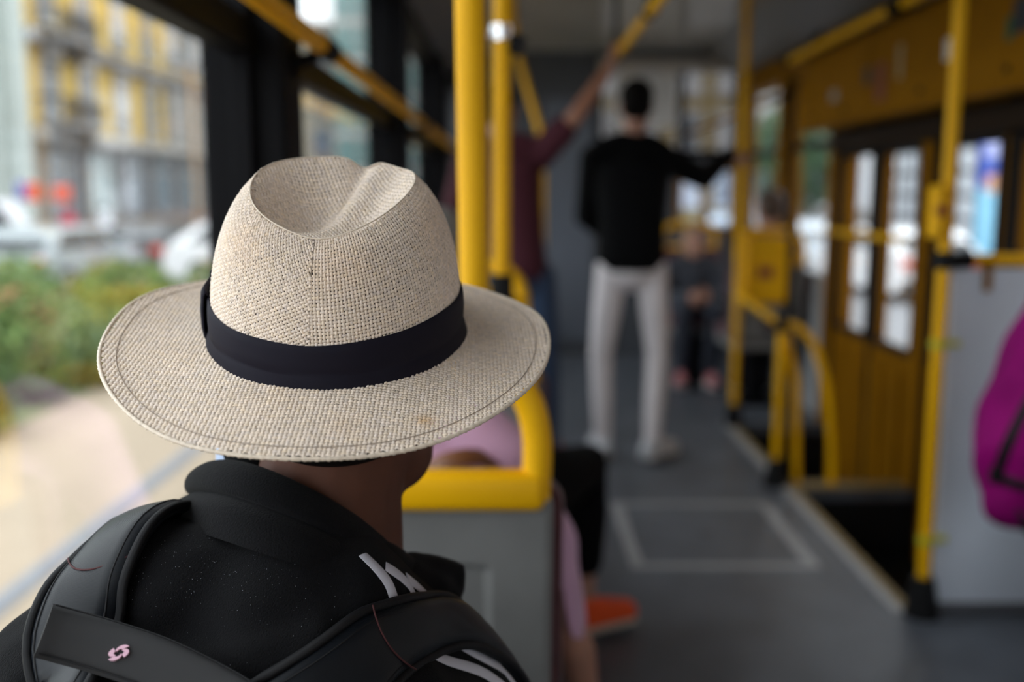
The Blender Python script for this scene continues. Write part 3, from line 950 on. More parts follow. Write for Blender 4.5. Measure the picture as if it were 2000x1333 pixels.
bd = MB()
Rh = HAT_R
bd.ell(hp(0, .0, -.015), (.074, .092, .072), Rh)
bd.ell(hp(0, .012, -.05), (.068, .080, .085), Rh)
bd.ell(hp(0, .045, -.095), (.052, .052, .050), Rh)
bd.ell(P(772, 878, .80), (.032, .045, .034))
bd.ell(hp(0, .098, -.050), (.014, .020, .024), Rh)             # nose
bd.ell(hp(0, .082, -.088), (.024, .014, .010), Rh)             # lips
for s_ in (-1, 1):
    bd.ell(hp(s_ * .076, -.004, -.045), (.008, .018, .030), Rh)  # ears
    bd.ell(hp(s_ * .030, .083, -.030), (.014, .010, .010), Rh)   # eyes
bd.capsule([hp(.003, .004, -.07), (NB + Vector((.008, .004, .045))), NB + Vector((0, 0, -.03))], [.056, .057, .066])
# shoulders, trunk, arms and legs under the clothes
bd.capsule([(-.17, .64, .55), (-.165, .66, .75), (-.16, .70, .90)], [(.13, .085), (.14, .09), (.10, .07)], side=(1, 0, 0))
arms = {-1: [(-.345, .67, .825), (-.365, .70, .62), (-.32, .92, .56)], 1: [(.03, .72, .728), (.06, .74, .60), (-.04, .95, .55)]}
for s_ in (-1, 1):
    bd.capsule(arms[s_], [.045, .038, .026])
    e_ = Vector(arms[s_][2]); dr = Vector((-.1 * s_, 1, -.15)).normalized()
    bd.capsule([e_, e_ + dr * .07], [(.036, .016), (.040, .016)], side=(1, 0, 0))
    for q in range(4):
        o_ = Vector(((q - 1.5) * .019, 0, 0)); L_ = (.062, .07, .066, .052)[q]
        b0 = e_ + dr * .07 + o_
        bd.capsule([b0, b0 + dr * L_ * .55, b0 + dr * L_ * .9 + Vector((0, 0, -.022))], [.0085, .008, .007], seg=8)
    b0 = e_ + dr * .03 + Vector((-.038 * s_ * -1, 0, 0))
    bd.capsule([b0, b0 + dr * .03 + Vector((.016 * s_, 0, 0)), b0 + dr * .055 + Vector((.018 * s_, 0, -.01))], [.011, .009, .008], seg=8)
    hx = -.16 + s_ * .09
    bd.capsule([(hx, .66, .53), (hx + s_ * .02, 1.02, .53), (hx + s_ * .02, 1.05, .12)], [.075, .055, .040])
    bd.capsule([(hx + s_ * .02, 1.03, .05), (hx + s_ * .02, 1.16, .035)], [.035, .030])
blob('body', bd, .0055, M_SKIN_SHADE, hm, 5)

# hair at the nape and temples
hb = MB()
hb.ell(hp(0, -.012, -.015), (.079, .091, .074), Rh)
hb.ell(hp(0, -.035, -.04), (.074, .066, .050), Rh)
hair = blob('hair', hb, .005, M_HAIR, hm, 4)

# jacket
jk = MB()
GIRD = [(-.362, .665, .838), (-.315, .67, .900), (-.245, .685, .953), (-.155, .70, .955), (-.085, .715, .882), (-.02, .725, .798), (.035, .73, .728)]
jk.capsule(GIRD, [.062, .066, .066, .072, .066, .064, .060])
jk.capsule([(-.165, .655, .50), (-.165, .645, .70), (-.165, .648, .84), (-.158, .685, .935)], [(.185, .13), (.20, .135), (.205, .115), (.10, .085)], side=(1, 0, 0))
jk.capsule([(-.30, .625, .82), (-.24, .632, .885), (-.15, .648, .915), (-.06, .662, .832), (.0, .675, .725)], [.075, .078, .080, .075, .07])   # rounded upper back
for s_ in (-1, 1):
    a_ = arms[s_]
    jk.capsule([a_[0], ((Vector(a_[0]) + Vector(a_[1])) / 2), a_[1], ((Vector(a_[1]) + Vector(a_[2])) / 2), a_[2]], [.066, .062, .056, .050, .042])
def jack_fold(co):
    d = np.zeros(len(co))
    x, y, z = co[:, 0], co[:, 1], co[:, 2]
    d += .0022 * np.sin((x * .7 + z * 1.1) * 55) * np.exp(-((x + .20) / .12) ** 2 - ((z - .95) / .08) ** 2)
    d += .0018 * np.sin((x * 1.3 - z * .6) * 70 + 1)
    out = co.copy(); out[:, 1] -= d; out[:, 2] += d * .5
    return out
jacket = blob('jacket', jk, .0055, M_JACK, hm, 7, mod=jack_fold)
tr = MB()
tr.capsule([(-.165, .64, .48), (-.165, .66, .58)], [(.18, .12), (.17, .11)], side=(1, 0, 0))
for s_ in (-1, 1):
    hx = -.16 + s_ * .09
    tr.capsule([(hx, .66, .53), (hx + s_ * .02, 1.02, .53), (hx + s_ * .02, 1.05, .12)], [.092, .07, .052])
blob('trousers', tr, .009, mat('dark_denim', (.02, .025, .04), .8), hm, 4)
for s_ in (-1, 1):
    hx = -.16 + s_ * .11
    sh = MB(); sh.capsule([(hx, 1.02, .052), (hx, 1.19, .046)], [(.045, .05), (.043, .04)], side=(1, 0, 0)); blob('shoe', sh, .008, M_RUB, hm, 3)

bpy.context.view_layer.update()


def bvh_of(*objs):
    V, F = [], []
    for o in objs:
        b = len(V); off = wloc(o)
        V += [Vector(v.co) + off for v in o.data.vertices]
        F += [tuple(i + b for i in p.vertices) for p in o.data.polygons]
    return BVHTree.FromPolygons(V, F)


JB = bvh_of(jacket)
CAMP = Vector((0, 0, CAM_H))


def on_jacket(px, py, Yg=.63):
    """point of the jacket surface nearest to where this pixel meets it"""
    q = P(px, py, Yg)
    d = (q - CAMP).normalized()
    hit = JB.ray_cast(CAMP, d)
    if hit[0] is None:
        hit = JB.find_nearest(q)
    return hit[0], hit[1]


def ribbon_mesh(cent, nrm, wid, thick, lift, ns=7, crown=.0):
    """closed strap of given widths following a path on a surface; nrm = outward directions"""
    n = len(cent)
    top, bot = [], []
    for i in range(n):
        t = (cent[min(i + 1, n - 1)] - cent[max(i - 1, 0)]).normalized()
        nn = (nrm[i] - t * nrm[i].dot(t)).normalized()
        s = t.cross(nn).normalized()
        wi = wid[i] if isinstance(wid, (list, tuple)) else wid
        rt, rb = [], []
        for k in range(ns):
            a = -1 + 2 * k / (ns - 1)
            cz = crown * (1 - a * a)
            edge = thick if abs(a) < .99 else thick * .35
            rt.append(cent[i] + s * (a * wi / 2) + nn * (lift + edge + cz))
            rb.append(cent[i] + s * (a * wi / 2) + nn * (lift + cz * .6))
        top.append(rt); bot.append(rb)
    mb = MB()
    V = []
    for i in range(n):
        V += top[i] + list(reversed(bot[i]))
    m = 2 * ns
    F = []
    for i in range(n - 1):
        for k in range(m):
            F.append((i * m + k, i * m + (k + 1) % m, (i + 1) * m + (k + 1) % m, (i + 1) * m + k))
    F.append(tuple(reversed(range(m)))); F.append(tuple((n - 1) * m + k for k in range(m)))
    return mb.add(V, F)


def smooth_vecs(vs_, it=3):
    vs_ = [v.copy() for v in vs_]
    for _ in range(it):
        vs_ = [vs_[0]] + [(vs_[i - 1] + vs_[i] * 2 + vs_[i + 1]) / 4 for i in range(1, len(vs_) - 1)] + [vs_[-1]]
    return vs_


# white tapes on the right shoulder
for pts in (((708, 1086), (735, 1112), (757, 1140), (768, 1170), (790, 1230), (850, 1285), (935, 1310), (985, 1345)),
            ((752, 1108), (778, 1125), (800, 1148), (815, 1180), (860, 1235), (940, 1285), (1000, 1320), (1035, 1350)),
            ((793, 1130), (812, 1145), (830, 1160), (850, 1185), (900, 1235), (970, 1280), (1035, 1325), (1060, 1350))):
    c_, n_ = [], []
    for p in catmull([(a, b, 0) for a, b in pts], 4):
        h_, nn = on_jacket(p.x, p.y, .72); c_.append(h_); n_.append(nn)
    c_ = smooth_vecs(c_, 2); n_ = smooth_vecs(n_, 4)
    obj('stripe', ribbon_mesh(c_, n_, .0085, .0012, .0006, 5), M_STRIPE, jacket, True, angle=50)

# collar: standing, open at the front
M_COL = mat('black_fleece_collar', (.0040, .0040, .0048), .9, bump=.5, bscale=700, sheen=.04, spec=.12)
topc = [P(880, 1128, .80), P(800, 1082, .765), P(752, 1040, .735), P(690, 1002, .700), P(620, 962, .685), P(540, 925, .685), P(470, 902, .700), P(415, 898, .725), P(388, 912, .755), P(400, 925, .800), P(470, 945, .85)]
botc = [P(880, 1195, .80), P(812, 1165, .76), P(755, 1120, .715), P(690, 1085, .675), P(610, 1048, .655), P(520, 1018, .655), P(440, 992, .675), P(388, 980, .715), P(368, 978, .755), P(385, 985, .800), P(460, 1000, .85)]
tc_ = catmull(topc, 5); botc = [p + Vector((0, -.012, -.016)) for p in botc]
bc_ = catmull(botc, 5)
ctr_ = P(640, 985, .76)
rows = []
for (t, o_) in ((0, .006), (.20, .008), (.36, .0105), (.46, .0095), (.52, .0020), (.535, .0015), (.58, .0065), (.75, .0090), (.9, .0065), (1.0, .0), (1.0, -.006), (.75, -.005), (.4, -.004), (.05, -.004)):
    row = []
    for b, a in zip(bc_, tc_):
        p = b.lerp(a, t); d = (p - ctr_); d.z *= .2; d.normalize()
        row.append(p + d * o_)
    rows.append(row)
mb = MB(); mb.grid(rows)
cl = obj('collar', mb, M_COL, jacket, True)
sub = cl.modifiers.new('sub', 'SUBSURF'); sub.levels = 1; sub.render_levels = 1
# rolled front corner of the collar on the right
mb = MB(); mb.capsule([P(800, 1100, .770), P(850, 1112, .785), P(893, 1118, .80), P(890, 1150, .80)], [.010, .012, .0095, .0085])
mb.capsule([P(790, 1130, .76), P(840, 1150, .775), P(878, 1165, .79), P(860, 1210, .785)], [.018, .018, .012, .016])
mb.capsule([P(770, 1160, .74), P(830, 1195, .76), P(850, 1235, .77)], [.02, .02, .02])
blob('collar_corner', mb, .004, M_COL, jacket, 5)
# pale shirt collar peeking out at the left of the neck
mb = MB(); mb.grid([[P(428, 872, .77), P(445, 872, .765), P(458, 878, .76)], [P(426, 905, .77), P(445, 905, .765), P(456, 906, .76)], [P(424, 935, .77), P(445, 935, .765), P(456, 936, .76)]])
sc_ = obj('shirt_collar', mb, mat('pale_blue_cotton', (.42, .50, .66), .8), hm, True)
sm_ = sc_.modifiers.new('t', 'SOLIDIFY'); sm_.thickness = .003
mb = MB(); mb.capsule([P(470, 870, .775), P(490, 905, .765), P(500, 950, .76)], [.017, .018, .02]); blob('undershirt_collar', mb, .005, M_COL, hm, 3)
# lint specks on the fleece
sp_ = MB()
for _ in range(260):
    px = random.gauss(380, 150); py = random.gauss(1130, 70)
    h_, nn = on_jacket(px, py)
    if h_ is None or h_.y > .80: continue
    r_ = random.choice((.00010, .00013, .00016, .00022))
    sp_.ell(h_ + nn * .0004, (r_, r_, r_), None, 6, 4)
o = obj('lint', sp_, mat('pale_lint', (.35, .37, .42), .9), jacket); o['kind'] = 'stuff'

# ------------------------------------------------------------------ backpack worn by the hat wearer
M_STRAP = mat('dark_satin_nylon', (.006, .0078, .011), .38, wave=(700, .25, 'Z'), spec=.22)
M_BIND = mat('black_binding', (.005, .005, .0065), .6, spec=.25, wave=(900, .4, 'X'))
M_WEB = mat('charcoal_webbing', (.034, .034, .036), .7, wave=(900, .6, 'X'), spec=.3)
M_REDTH = mat('dark_red_thread', (.06, .012, .014), .8)
bp = empty('backpack', (-.17, .53, .46))
tag(bp, 'black backpack with shiny straps worn by the hat wearer', 'backpack')


def strap(pts, wid, thick, nm='shoulder_strap', lift=.001, m_=None, crown=.004, Yg=.63, sm=4):
    c_, n_ = [], []
    for p in catmull([Vector(q) for q in pts], 6):
        h_, nn, *_ = JB.find_nearest(p); c_.append(h_); n_.append(nn)
    c_ = smooth_vecs(c_, sm); n_ = smooth_vecs(n_, sm * 2)
    return c_, n_, obj(nm, ribbon_mesh(c_, n_, wid, thick, lift, 9, crown), m_ or M_STRAP, bp, True, angle=55)


SL = [P(60, 1500, .56), P(70, 1400, .575), P(95, 1300, .59), P(125, 1210, .61), P(170, 1120, .64), P(235, 1045, .67), P(300, 1000, .71), (-.262, .76, .975), (-.272, .80, .90), (-.275, .815, .80)]
cL, nL, sL = strap(SL, .060, .009)
SRr = [P(430, 1520, .56), P(500, 1420, .585), P(560, 1400, .60), P(640, 1322, .625), P(741, 1248, .65), P(850, 1222, .69), P(930, 1232, .72), (.0, .78, .85), (-.005, .80, .78)]
WR = [.060 - .020 * min(1, max(0, (i - 14) / 14)) for i in range(6 * (len(SRr) - 1) + 1)]
cR, nR, sR = strap(SRr, WR, .009)


def edging(c_, n_, side, wid, parent, i0, i1, rad=.0028, nm='piping', m_=None, lift=.010):
    pts = []
    for i in range(i0, i1):
        t = (c_[min(i + 1, len(c_) - 1)] - c_[max(i - 1, 0)]).normalized(); nn = (n_[i] - t * n_[i].dot(t)).normalized()
        s = t.cross(nn).normalized()
        wi = wid[i] if isinstance(wid, (list, tuple)) else wid
        pts.append(c_[i] + s * (side * wi / 2) + nn * lift)
    mb = MB(); mb.tube(pts, rad, 10); return obj(nm, mb, m_ or M_BIND, parent, True, angle=60)


for (c_, n_, s_, w_) in ((cL, nL, sL, [.060] * len(cL)), (cR, nR, sR, WR)):
    for sd in (-1, 1):
        edging(c_, n_, sd, w_, s_, 0, len(c_), .0034, lift=.006)
        edging(c_, n_, sd, [q - .016 for q in w_], s_, 0, len(c_), .0008, 'stitch_line', lift=.0115)


def cross_stitch(c_, n_, i, parent, wid=.052):
    t = (c_[i + 1] - c_[i - 1]).normalized(); nn = (n_[i] - t * n_[i].dot(t)).normalized(); s = t.cross(nn)
    pts = [c_[i] + s * (a * wid / 2) + t * (.012 * (a + .2) ** 2) + nn * (.0102 + .004 * (1 - a * a)) for a in np.linspace(-1, 1, 15)]
    mb = MB(); mb.tube(pts, .0007, 6); obj('red_stitching', mb, M_REDTH, parent, True)


cross_stitch(cL, nL, 24, sL); cross_stitch(cR, nR, 20, sR)

# carry handle with the emblem, bridging between the straps
hpth = [P(84, 1232, .580), P(130, 1244, .584), P(205, 1265, .584), P(300, 1297, .578), P(390, 1340, .568), P(470, 1388, .555), P(540, 1450, .54)]
c_ = catmull(hpth, 6)
nrm = []
for i in range(len(c_)):
    v = (CAMP - c_[i]); v.normalize()
    nrm.append((v * .55 + Vector((0, -.35, .62))).normalized())
han = obj('carry_handle', ribbon_mesh(c_, nrm, .034, .0035, 0, 9, .0028), M_WEB, bp, True, angle=55)
edging(c_, nrm, 1, .031, han, 1, len(c_) - 1, .0006, 'stitch_line', lift=.0045)
edging(c_, nrm, -1, .031, han, 1, len(c_) - 1, .0006, 'stitch_line', lift=.0045)
# emblem: four curved pink blades swirling round a centre
HB = bvh_of(han)
ec = P(233, 1277, .58); d_ = (ec - CAMP).normalized()
hit = HB.ray_cast(CAMP, d_)
if hit[0] is not None:
    ec, en = hit[0], hit[1]
    if en.dot(d_) > 0: en = -en
else:
    en = -d_
ex = (P(252, 1263, .58) - P(215, 1289, .58)); ex = (ex - en * ex.dot(en)).normalized(); ey = en.cross(ex)
M_EMB = mat('pink_embroidery', (.72, .44, .55), .5)
for q in range(4):
    mb = MB()
    a0 = q * math.pi / 2 + 2.05
    outer, inner = [], []
    for k in range(11):
        t = k / 10
        a = a0 - t * 1.75
        r1 = .46 + .54 * math.sin(min(t * 1.3, 1) * math.pi / 2)
        th_ = (.12 + .50 * t ** .6) * (math.sqrt(max(0, 1 - ((t - .78) / .22) ** 2)) if t > .78 else 1)
        outer.append((r1 * math.cos(a), r1 * math.sin(a))); inner.append(((r1 - th_) * math.cos(a), (r1 - th_) * math.sin(a)))
    V, F = [], []
    for (o_, i_) in zip(outer, inner):
        for (x, y) in (o_, i_):
            p = ec + ex * (x * .0070) + ey * (y * .0044)
            V.append(p + en * .0014); V.append(p - en * .001)
    for k in range(10):
        b = 4 * k
        F += [(b, b + 4, b + 6, b + 2), (b + 1, b + 3, b + 7, b + 5), (b, b + 1, b + 5, b + 4), (b + 2, b + 6, b + 7, b + 3)]
    mb.add(V, F); obj('emblem_blade', mb, M_EMB, han)
# pack body against the back, below the straps
pk = MB(); pk.box(-.33, -.01, .475, .56, .47, .86, .03); pk.box(-.29, -.05, .465, .50, .50, .72, .015)
obj('pack_body', pk, M_STRAP, bp, True, angle=50)
mb = MB(); mb.tube(catmull([(-.30, .50, .80), (-.31, .56, .875), (-.17, .56, .89), (-.03, .56, .875), (-.04, .50, .80)], 6), .004, 8); obj('zip', mb, M_BIND, bp, True)

# ------------------------------------------------------------------ other passengers
def hand(mb, wrist, d, palm, curl, size=1.0, flip=1):
    """palm, four fingers and a thumb; d = finger direction, palm = direction the palm faces"""
    w_ = Vector(wrist); d = Vector(d).normalized(); pn = Vector(palm); pn = (pn - d * pn.dot(d)).normalized()
    s = d.cross(pn).normalized() * flip
    mb.capsule([w_, w_ + d * .085 * size], [(.030 * size, .017), (.040 * size, .015)], seg=10, side=s)
    for q in range(4):
        L_ = (.072, .080, .076, .060)[q] * size
        b0 = w_ + d * .085 * size + s * ((q - 1.5) * .020 * size)
        pts = [b0]; dd = d.copy()
        ax = dd.cross(pn).normalized()
        for k, fr in enumerate((.45, .32, .23)):
            dd = Matrix.Rotation(math.radians(curl * (.7 if k == 0 else 1)), 3, ax) @ dd
            pts.append(pts[-1] + dd * L_ * fr)
        mb.capsule(pts, [.0095, .009, .0085, .0075], seg=8)
    b0 = w_ + d * .03 * size - s * .032 * size
    t1 = (d * .7 - s * .6 + pn * .35).normalized()
    t2 = (d * .9 + pn * .55 + s * (.25 if curl > 40 else -.1)).normalized()
    mb.capsule([b0, b0 + t1 * .035 * size, b0 + t1 * .035 * size + t2 * .035 * size], [.013, .011, .009], seg=8)


def person(label, J, look, root_loc, vox=.009, group=None):
    """J: joints in world space; look: materials and lengths"""
    r_ = empty('person', root_loc)
    tag(r_, label, 'person', group)
    V_ = {k: Vector(v) for k, v in J.items() if k not in ('yaw', 'tilt', 'handL', 'handR', 'footL', 'footR')}
    R = Matrix.Rotation(J.get('yaw', 0), 3, 'Z') @ Matrix.Rotation(J.get('tilt', 0), 3, 'X')
    h = V_['head']; hs = look.get('hs', 1.0)
    def H(x, y, z): return h + R @ Vector((x * hs, y * hs, z * hs))
    b = MB()
    b.ell(H(0, -.005, .03), (.074 * hs, .092 * hs, .085 * hs), R)
    b.ell(H(0, .015, -.04), (.060 * hs, .070 * hs, .075 * hs), R)
    b.ell(H(0, .040, -.085), (.040 * hs, .040 * hs, .030 * hs), R)
    b.ell(H(0, .093, -.018), (.013, .018, .022), R)
    b.ell(H(0, .078, -.060), (.022, .012, .009), R)
    for s_ in (-1, 1):
        b.ell(H(s_ * .074, -.002, -.008), (.008, .016, .028), R)
        b.ell(H(s_ * .030, .080, .008), (.015, .009, .008), R)
    nb = V_['neck']
    b.capsule([H(0, -.015, -.05), nb + Vector((0, 0, -.02))], [.050 * hs, .056])
    pel = V_['pelvis']
    sv = (V_['shR'] - V_['shL']); sw = sv.length; sv = sv.normalized()
    mid = (nb + pel) / 2
    b.capsule([pel, mid, nb - Vector((0, 0, .08))], [(.12, .085), (.12, .085), (.10, .07)], side=sv)
    for s_, S in ((-1, 'L'), (1, 'R')):
        b.capsule([V_['sh' + S], V_['el' + S], V_['wr' + S]], [.043, .037, .025])
        hd = J.get('hand' + S)
        if hd is None:
            d = (V_['wr' + S] - V_['el' + S]); hd = (d, -sv * s_, 22)
        hand(b, V_['wr' + S], hd[0], hd[1], hd[2], look.get('hand', 1.0), flip=1)
        b.capsule([V_['hip' + S], V_['kn' + S], V_['an' + S]], [.070, .050, .032])
        f = J.get('foot' + S, (0, 1, 0)); f = Vector(f).normalized()
        b.capsule([V_['an' + S], V_['an' + S] + Vector((0, 0, -.03)) + f * .04, V_['an' + S] + f * .13 + Vector((0, 0, -.045))], [.030, .030, .022])
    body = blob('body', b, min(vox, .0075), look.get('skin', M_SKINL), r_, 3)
    # eyes
    for s_ in (-1, 1):
        e = MB(); e.ell(H(s_ * .030, .086, .008), (.008, .005, .004), R, 8, 6); obj('eye', e, M_RUB, r_, True)
    # hair
    hb_ = MB()
    hb_.ell(H(0, -.018, .045), (.080 * hs, .092 * hs, .082 * hs), R)
    if look.get('long'):
        hb_.ell(H(0, -.055, -.05), (.075 * hs, .045 * hs, .12 * hs), R)
    else:
        hb_.ell(H(0, -.045, -.005), (.074 * hs, .055 * hs, .065 * hs), R)
    blob('hair', hb_, .008, look.get('hair', M_HAIR), r_, 3)
    # top
    t = MB(); g = look.get('bulk', 1.0)
    t.capsule([V_['shL'], V_['shL'].lerp(nb, .5) + Vector((0, 0, .012)), nb + Vector((0, 0, -.015)), V_['shR'].lerp(nb, .5) + Vector((0, 0, .012)), V_['shR']], [.062 * g, .064 * g, .068 * g, .064 * g, .062 * g])
    hemv = pel.lerp(mid, look.get('hem', -.1))
    t.capsule([hemv, pel.lerp(mid, .5), mid, mid.lerp(nb, .55), nb - Vector((0, 0, .07))],
              [(sw * .42 * g, .12 * g), (sw * .41 * g, .115 * g), (sw * .43 * g, .12 * g), (sw * .47 * g, .12 * g), (sw * .33, .085)], side=sv)
    for S in 'LR':
        if look.get('sleeve', 'long') == 'long':
            t.capsule([V_['sh' + S], V_['el' + S], V_['wr' + S]], [.060 * g, .053 * g, .040 * g])
        else:
            t.capsule([V_['sh' + S], V_['sh' + S].lerp(V_['el' + S], .62)], [.064 * g, .060 * g])
    blob(look.get('topname', 'jacket'), t, vox, look['top'], r_, 5)
    if 'legs' in look:
        q = MB(); lg = look.get('leg_len', 1.0)
        q.capsule([pel + Vector((0, 0, -.04)), pel + Vector((0, 0, .07))], [(sw * .40, .115), (sw * .39, .11)], side=sv)
        for S in 'LR':
            kn, an, hip = V_['kn' + S], V_['an' + S], V_['hip' + S]
            en_ = kn.lerp(an, lg)
            lw = look.get('lw', 1.0)
            q.capsule([hip, hip.lerp(kn, .5), kn, kn.lerp(en_, .5), en_], [.088 * lw, .080 * lw, .063 * lw, .060 * lw, .048 * lw])
        blob(look.get('legname', 'trousers'), q, vox, look['legs'], r_, 4)
    for S in 'LR':
        f = Vector(J.get('foot' + S, (0, 1, 0))).normalized(); an = V_['an' + S]
        q = MB()
        side = f.cross(Vector((0, 0, 1)))
        gz = an.z - .07
        q.capsule([Vector((an.x, an.y, gz + .045)) - f * .035, Vector((an.x, an.y, gz + .050)) + f * .04, Vector((an.x, an.y, gz + .036)) + f * .15], [(.038, .044), (.042, .048), (.042, .032)], side=side)
        q.capsule([Vector((an.x, an.y, gz + .05)), an + Vector((0, 0, .01))], [.040, .040])
        so = blob('shoe', q, .007, look['shoes'], r_, 3)
        q = MB()
        q.capsule([Vector((an.x, an.y, gz + .014)) - f * .045, Vector((an.x, an.y, gz + .014)) + f * .05, Vector((an.x, an.y, gz + .014)) + f * .16], [(.043, .014), (.045, .014), (.043, .014)], side=side)
        obj('sole', q, look.get('sole', M_WHITE), so, True, angle=60)
    return r_


# standing man, black jacket and white trousers, back turned, right hand on the far pole
cx, cy = .555, 4.62
person('standing man with back turned in black jacket and white trousers', dict(
    head=(.565, 4.63, 1.635), yaw=-.10, tilt=-.05, neck=(.552, cy - .01, 1.475), pelvis=(.55, cy - .02, .95),
    shL=(.375, cy, 1.40), shR=(.715, cy + .02, 1.395), elL=(.355, cy + .10, 1.13), wrL=(.42, cy + .30, 1.08),
    elR=(.905, cy + .14, 1.315), wrR=(1.075, cy + .42, 1.43), handR=((.95, .7, .12), (.35, .3, -.6), 62), handL=((.5, .8, .2), (.3, 0, -1), 40),
    hipL=(.46, cy - .02, .90), hipR=(.645, cy - .02, .90), knL=(.420, cy, .50), knR=(.682, cy - .01, .50), anL=(.43, cy - .02, .085), anR=(.655, cy - .08, .085),
    footL=(-.15, 1, 0), footR=(.75, .75, 0)),
    dict(top=mat('black_jacket', (.003, .003, .0035), .9, spec=.1), legs=mat('white_trousers', (.74, .69, .70), .8, bump=.4, bscale=30, var=.06, vscale=10), shoes=mat('white_canvas', (.60, .61, .64), .7),
         bulk=1.12, hem=.05, lw=.84), (cx, cy, 0), vox=.009)

# maroon shirted passenger holding the overhead rail
mx_, my_ = .03, 4.35
person('passenger in maroon shirt and jeans reaching up to the overhead rail', dict(
    head=(-.05, my_ + .06, 1.60), yaw=-.5, neck=(-.03, my_, 1.455), pelvis=(.02, my_ - .02, .93),
    shL=(-.19, my_ + .02, 1.37), shR=(.115, my_ + .02, 1.405), elL=(-.27, my_ + .1, 1.10), wrL=(-.15, my_ + .3, 1.0),
    elR=(.275, my_ - .05, 1.575), wrR=(.415, my_ + .02, 1.775), handR=((.20, .12, .8), (.8, -.1, .1), 60),
    hipL=(-.06, my_, .88), hipR=(.105, my_, .88), knL=(-.04, my_ + .02, .48), knR=(.15, my_ + .05, .48), anL=(-.05, my_ + .06, .085), anR=(.165, my_ + .12, .085),
    footL=(0, 1, 0), footR=(.25, 1, 0)),
    dict(top=mat('maroon_cotton', (.060, .006, .016), .85), legs=mat('blue_denim', (.03, .055, .11), .85), shoes=mat('red_canvas', (.30, .03, .03), .7), sleeve='short', topname='shirt',
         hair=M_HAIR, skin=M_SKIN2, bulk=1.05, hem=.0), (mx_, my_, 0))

# pink dressed passenger on the seat ahead
py_ = 1.50
M_PINK = mat('lilac_pink_cotton', (.62, .36, .52), .8, bump=.3, bscale=40, var=.06, vscale=12, sheen=.2)
pw = person('seated passenger in lilac pink on the seat ahead of the hat wearer', dict(
    head=(-.20, py_ + .10, 1.075), yaw=.35, tilt=-.15, neck=(-.155, py_ + .03, .93), pelvis=(-.14, py_ + .03, .52),
    shL=(-.31, py_ + .05, .86), shR=(-.015, py_ - .0, .838), elL=(-.36, py_ + .12, .65), wrL=(-.28, py_ + .33, .60),
    elR=(.050, py_ + .10, .62), wrR=(.062, py_ + .32, .54), hipL=(-.21, py_ + .05, .52), hipR=(-.05, py_ + .05, .52),
    knL=(-.22, py_ + .44, .52), knR=(-.02, py_ + .44, .52), anL=(-.22, py_ + .45, .085), anR=(-.02, py_ + .45, .085)),
    dict(top=M_PINK, legs=M_PINK, shoes=M_RUB, topname='blouse', legname='skirt', leg_len=.35, hair=M_HAIRB, long=True, bulk=.95, sole=M_RUB), (-.14, py_, .45), vox=.008)
# loose sleeve hanging over the aisle side of the seat
mb = MB()
rows = []
for k in range(11):
    t = k / 10
    yy = 942 + 308 * t
    xr = float(np.interp(t, (0, .17, .33, .5, .77, 1), (1074, 1102, 1134, 1131, 1146, 1150))); xl = float(np.interp(t, (0, .25, .85, 1), (1066, 1080, 1110, 1120)))
    a = P(xl, yy, 1.47 + .10 * t); b_ = P(xr, yy, 1.52 + .16 * t)
    rows.append([a, a.lerp(b_, .33) + Vector((.003, -.012 * math.sin(math.pi * t), 0)), a.lerp(b_, .66) + Vector((.003, -.010 * math.sin(2 * t + 1), 0)), b_])
mb.grid(rows); dr_ = obj('loose_sleeve', mb, M_PINK, pw, True)
m_ = dr_.modifiers.new('s', 'SOLIDIFY'); m_.thickness = .006
m_ = dr_.modifiers.new('b', 'SUBSURF'); m_.levels = 2; m_.render_levels = 2
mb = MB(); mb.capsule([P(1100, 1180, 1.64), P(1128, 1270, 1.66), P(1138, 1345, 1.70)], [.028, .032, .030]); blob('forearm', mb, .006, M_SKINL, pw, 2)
# brown bag strap across the shoulder
hs_ = empty('shoulder_bag', (-.30, 1.62, .46)); tag(hs_, 'brown leather shoulder bag strap over the pink blouse', 'bag')
c_ = catmull([P(770, 975, 1.44), P(830, 925, 1.415), P(880, 900, 1.41), P(930, 893, 1.425), P(962, 905, 1.46), (-.02, 1.60, .80), (-.15, 1.70, .68), (-.26, 1.68, .58)], 6)
nn_ = [(Vector((0, -.6, .8)) if i < 30 else Vector((.3, .6, .6))).normalized() for i in range(len(c_))]
obj('strap', ribbon_mesh(c_, smooth_vecs(nn_, 8), .032, .004, .0, 5, .002), mat('brown_leather', (.17, .062, .020), .5), hs_, True, angle=50)
mb = MB(); mb.box(-.36, -.22, 1.62, 1.74, .47, .60, .02); obj('bag_body', mb, mat('brown_leather', (.17, .062, .020), .5), hs_, True, angle=50)

# black clad passenger with orange sneakers, legs out in the aisle
by = 2.33
person('seated passenger in black three-quarter trousers and orange sneakers', dict(
    head=(-.175, by + .10, 1.09), yaw=0, neck=(-.15, by + .02, .945), pelvis=(-.08, by + .03, .52),
    shL=(-.30, by + .03, .87), shR=(-.02, by + .03, .87), elL=(-.36, by + .10, .66), wrL=(-.26, by + .32, .60),
    elR=(.045, by + .13, .66), wrR=(.02, by + .36, .60), hipL=(-.15, by + .05, .50), hipR=(.01, by + .05, .50),
    knL=(-.10, by + .42, .50), knR=(.21, by + .42, .48), anL=(-.10, by + .44, .085), anR=(.200, by + .34, .085), footR=(.85, .50, 0)),
    dict(top=mat('charcoal_top', (.02, .02, .024), .85), legs=mat('black_cotton', (.003, .003, .0035), .9, spec=.1), shoes=mat('orange_suede', (.80, .085, .008), .7), leg_len=.66, lw=1.12,
         hair=mat('grey_hair', (.20, .19, .18), .6), topname='pullover', sole=mat('pale_sole', (.55, .50, .42), .6)), (-.08, by, .45), vox=.008)

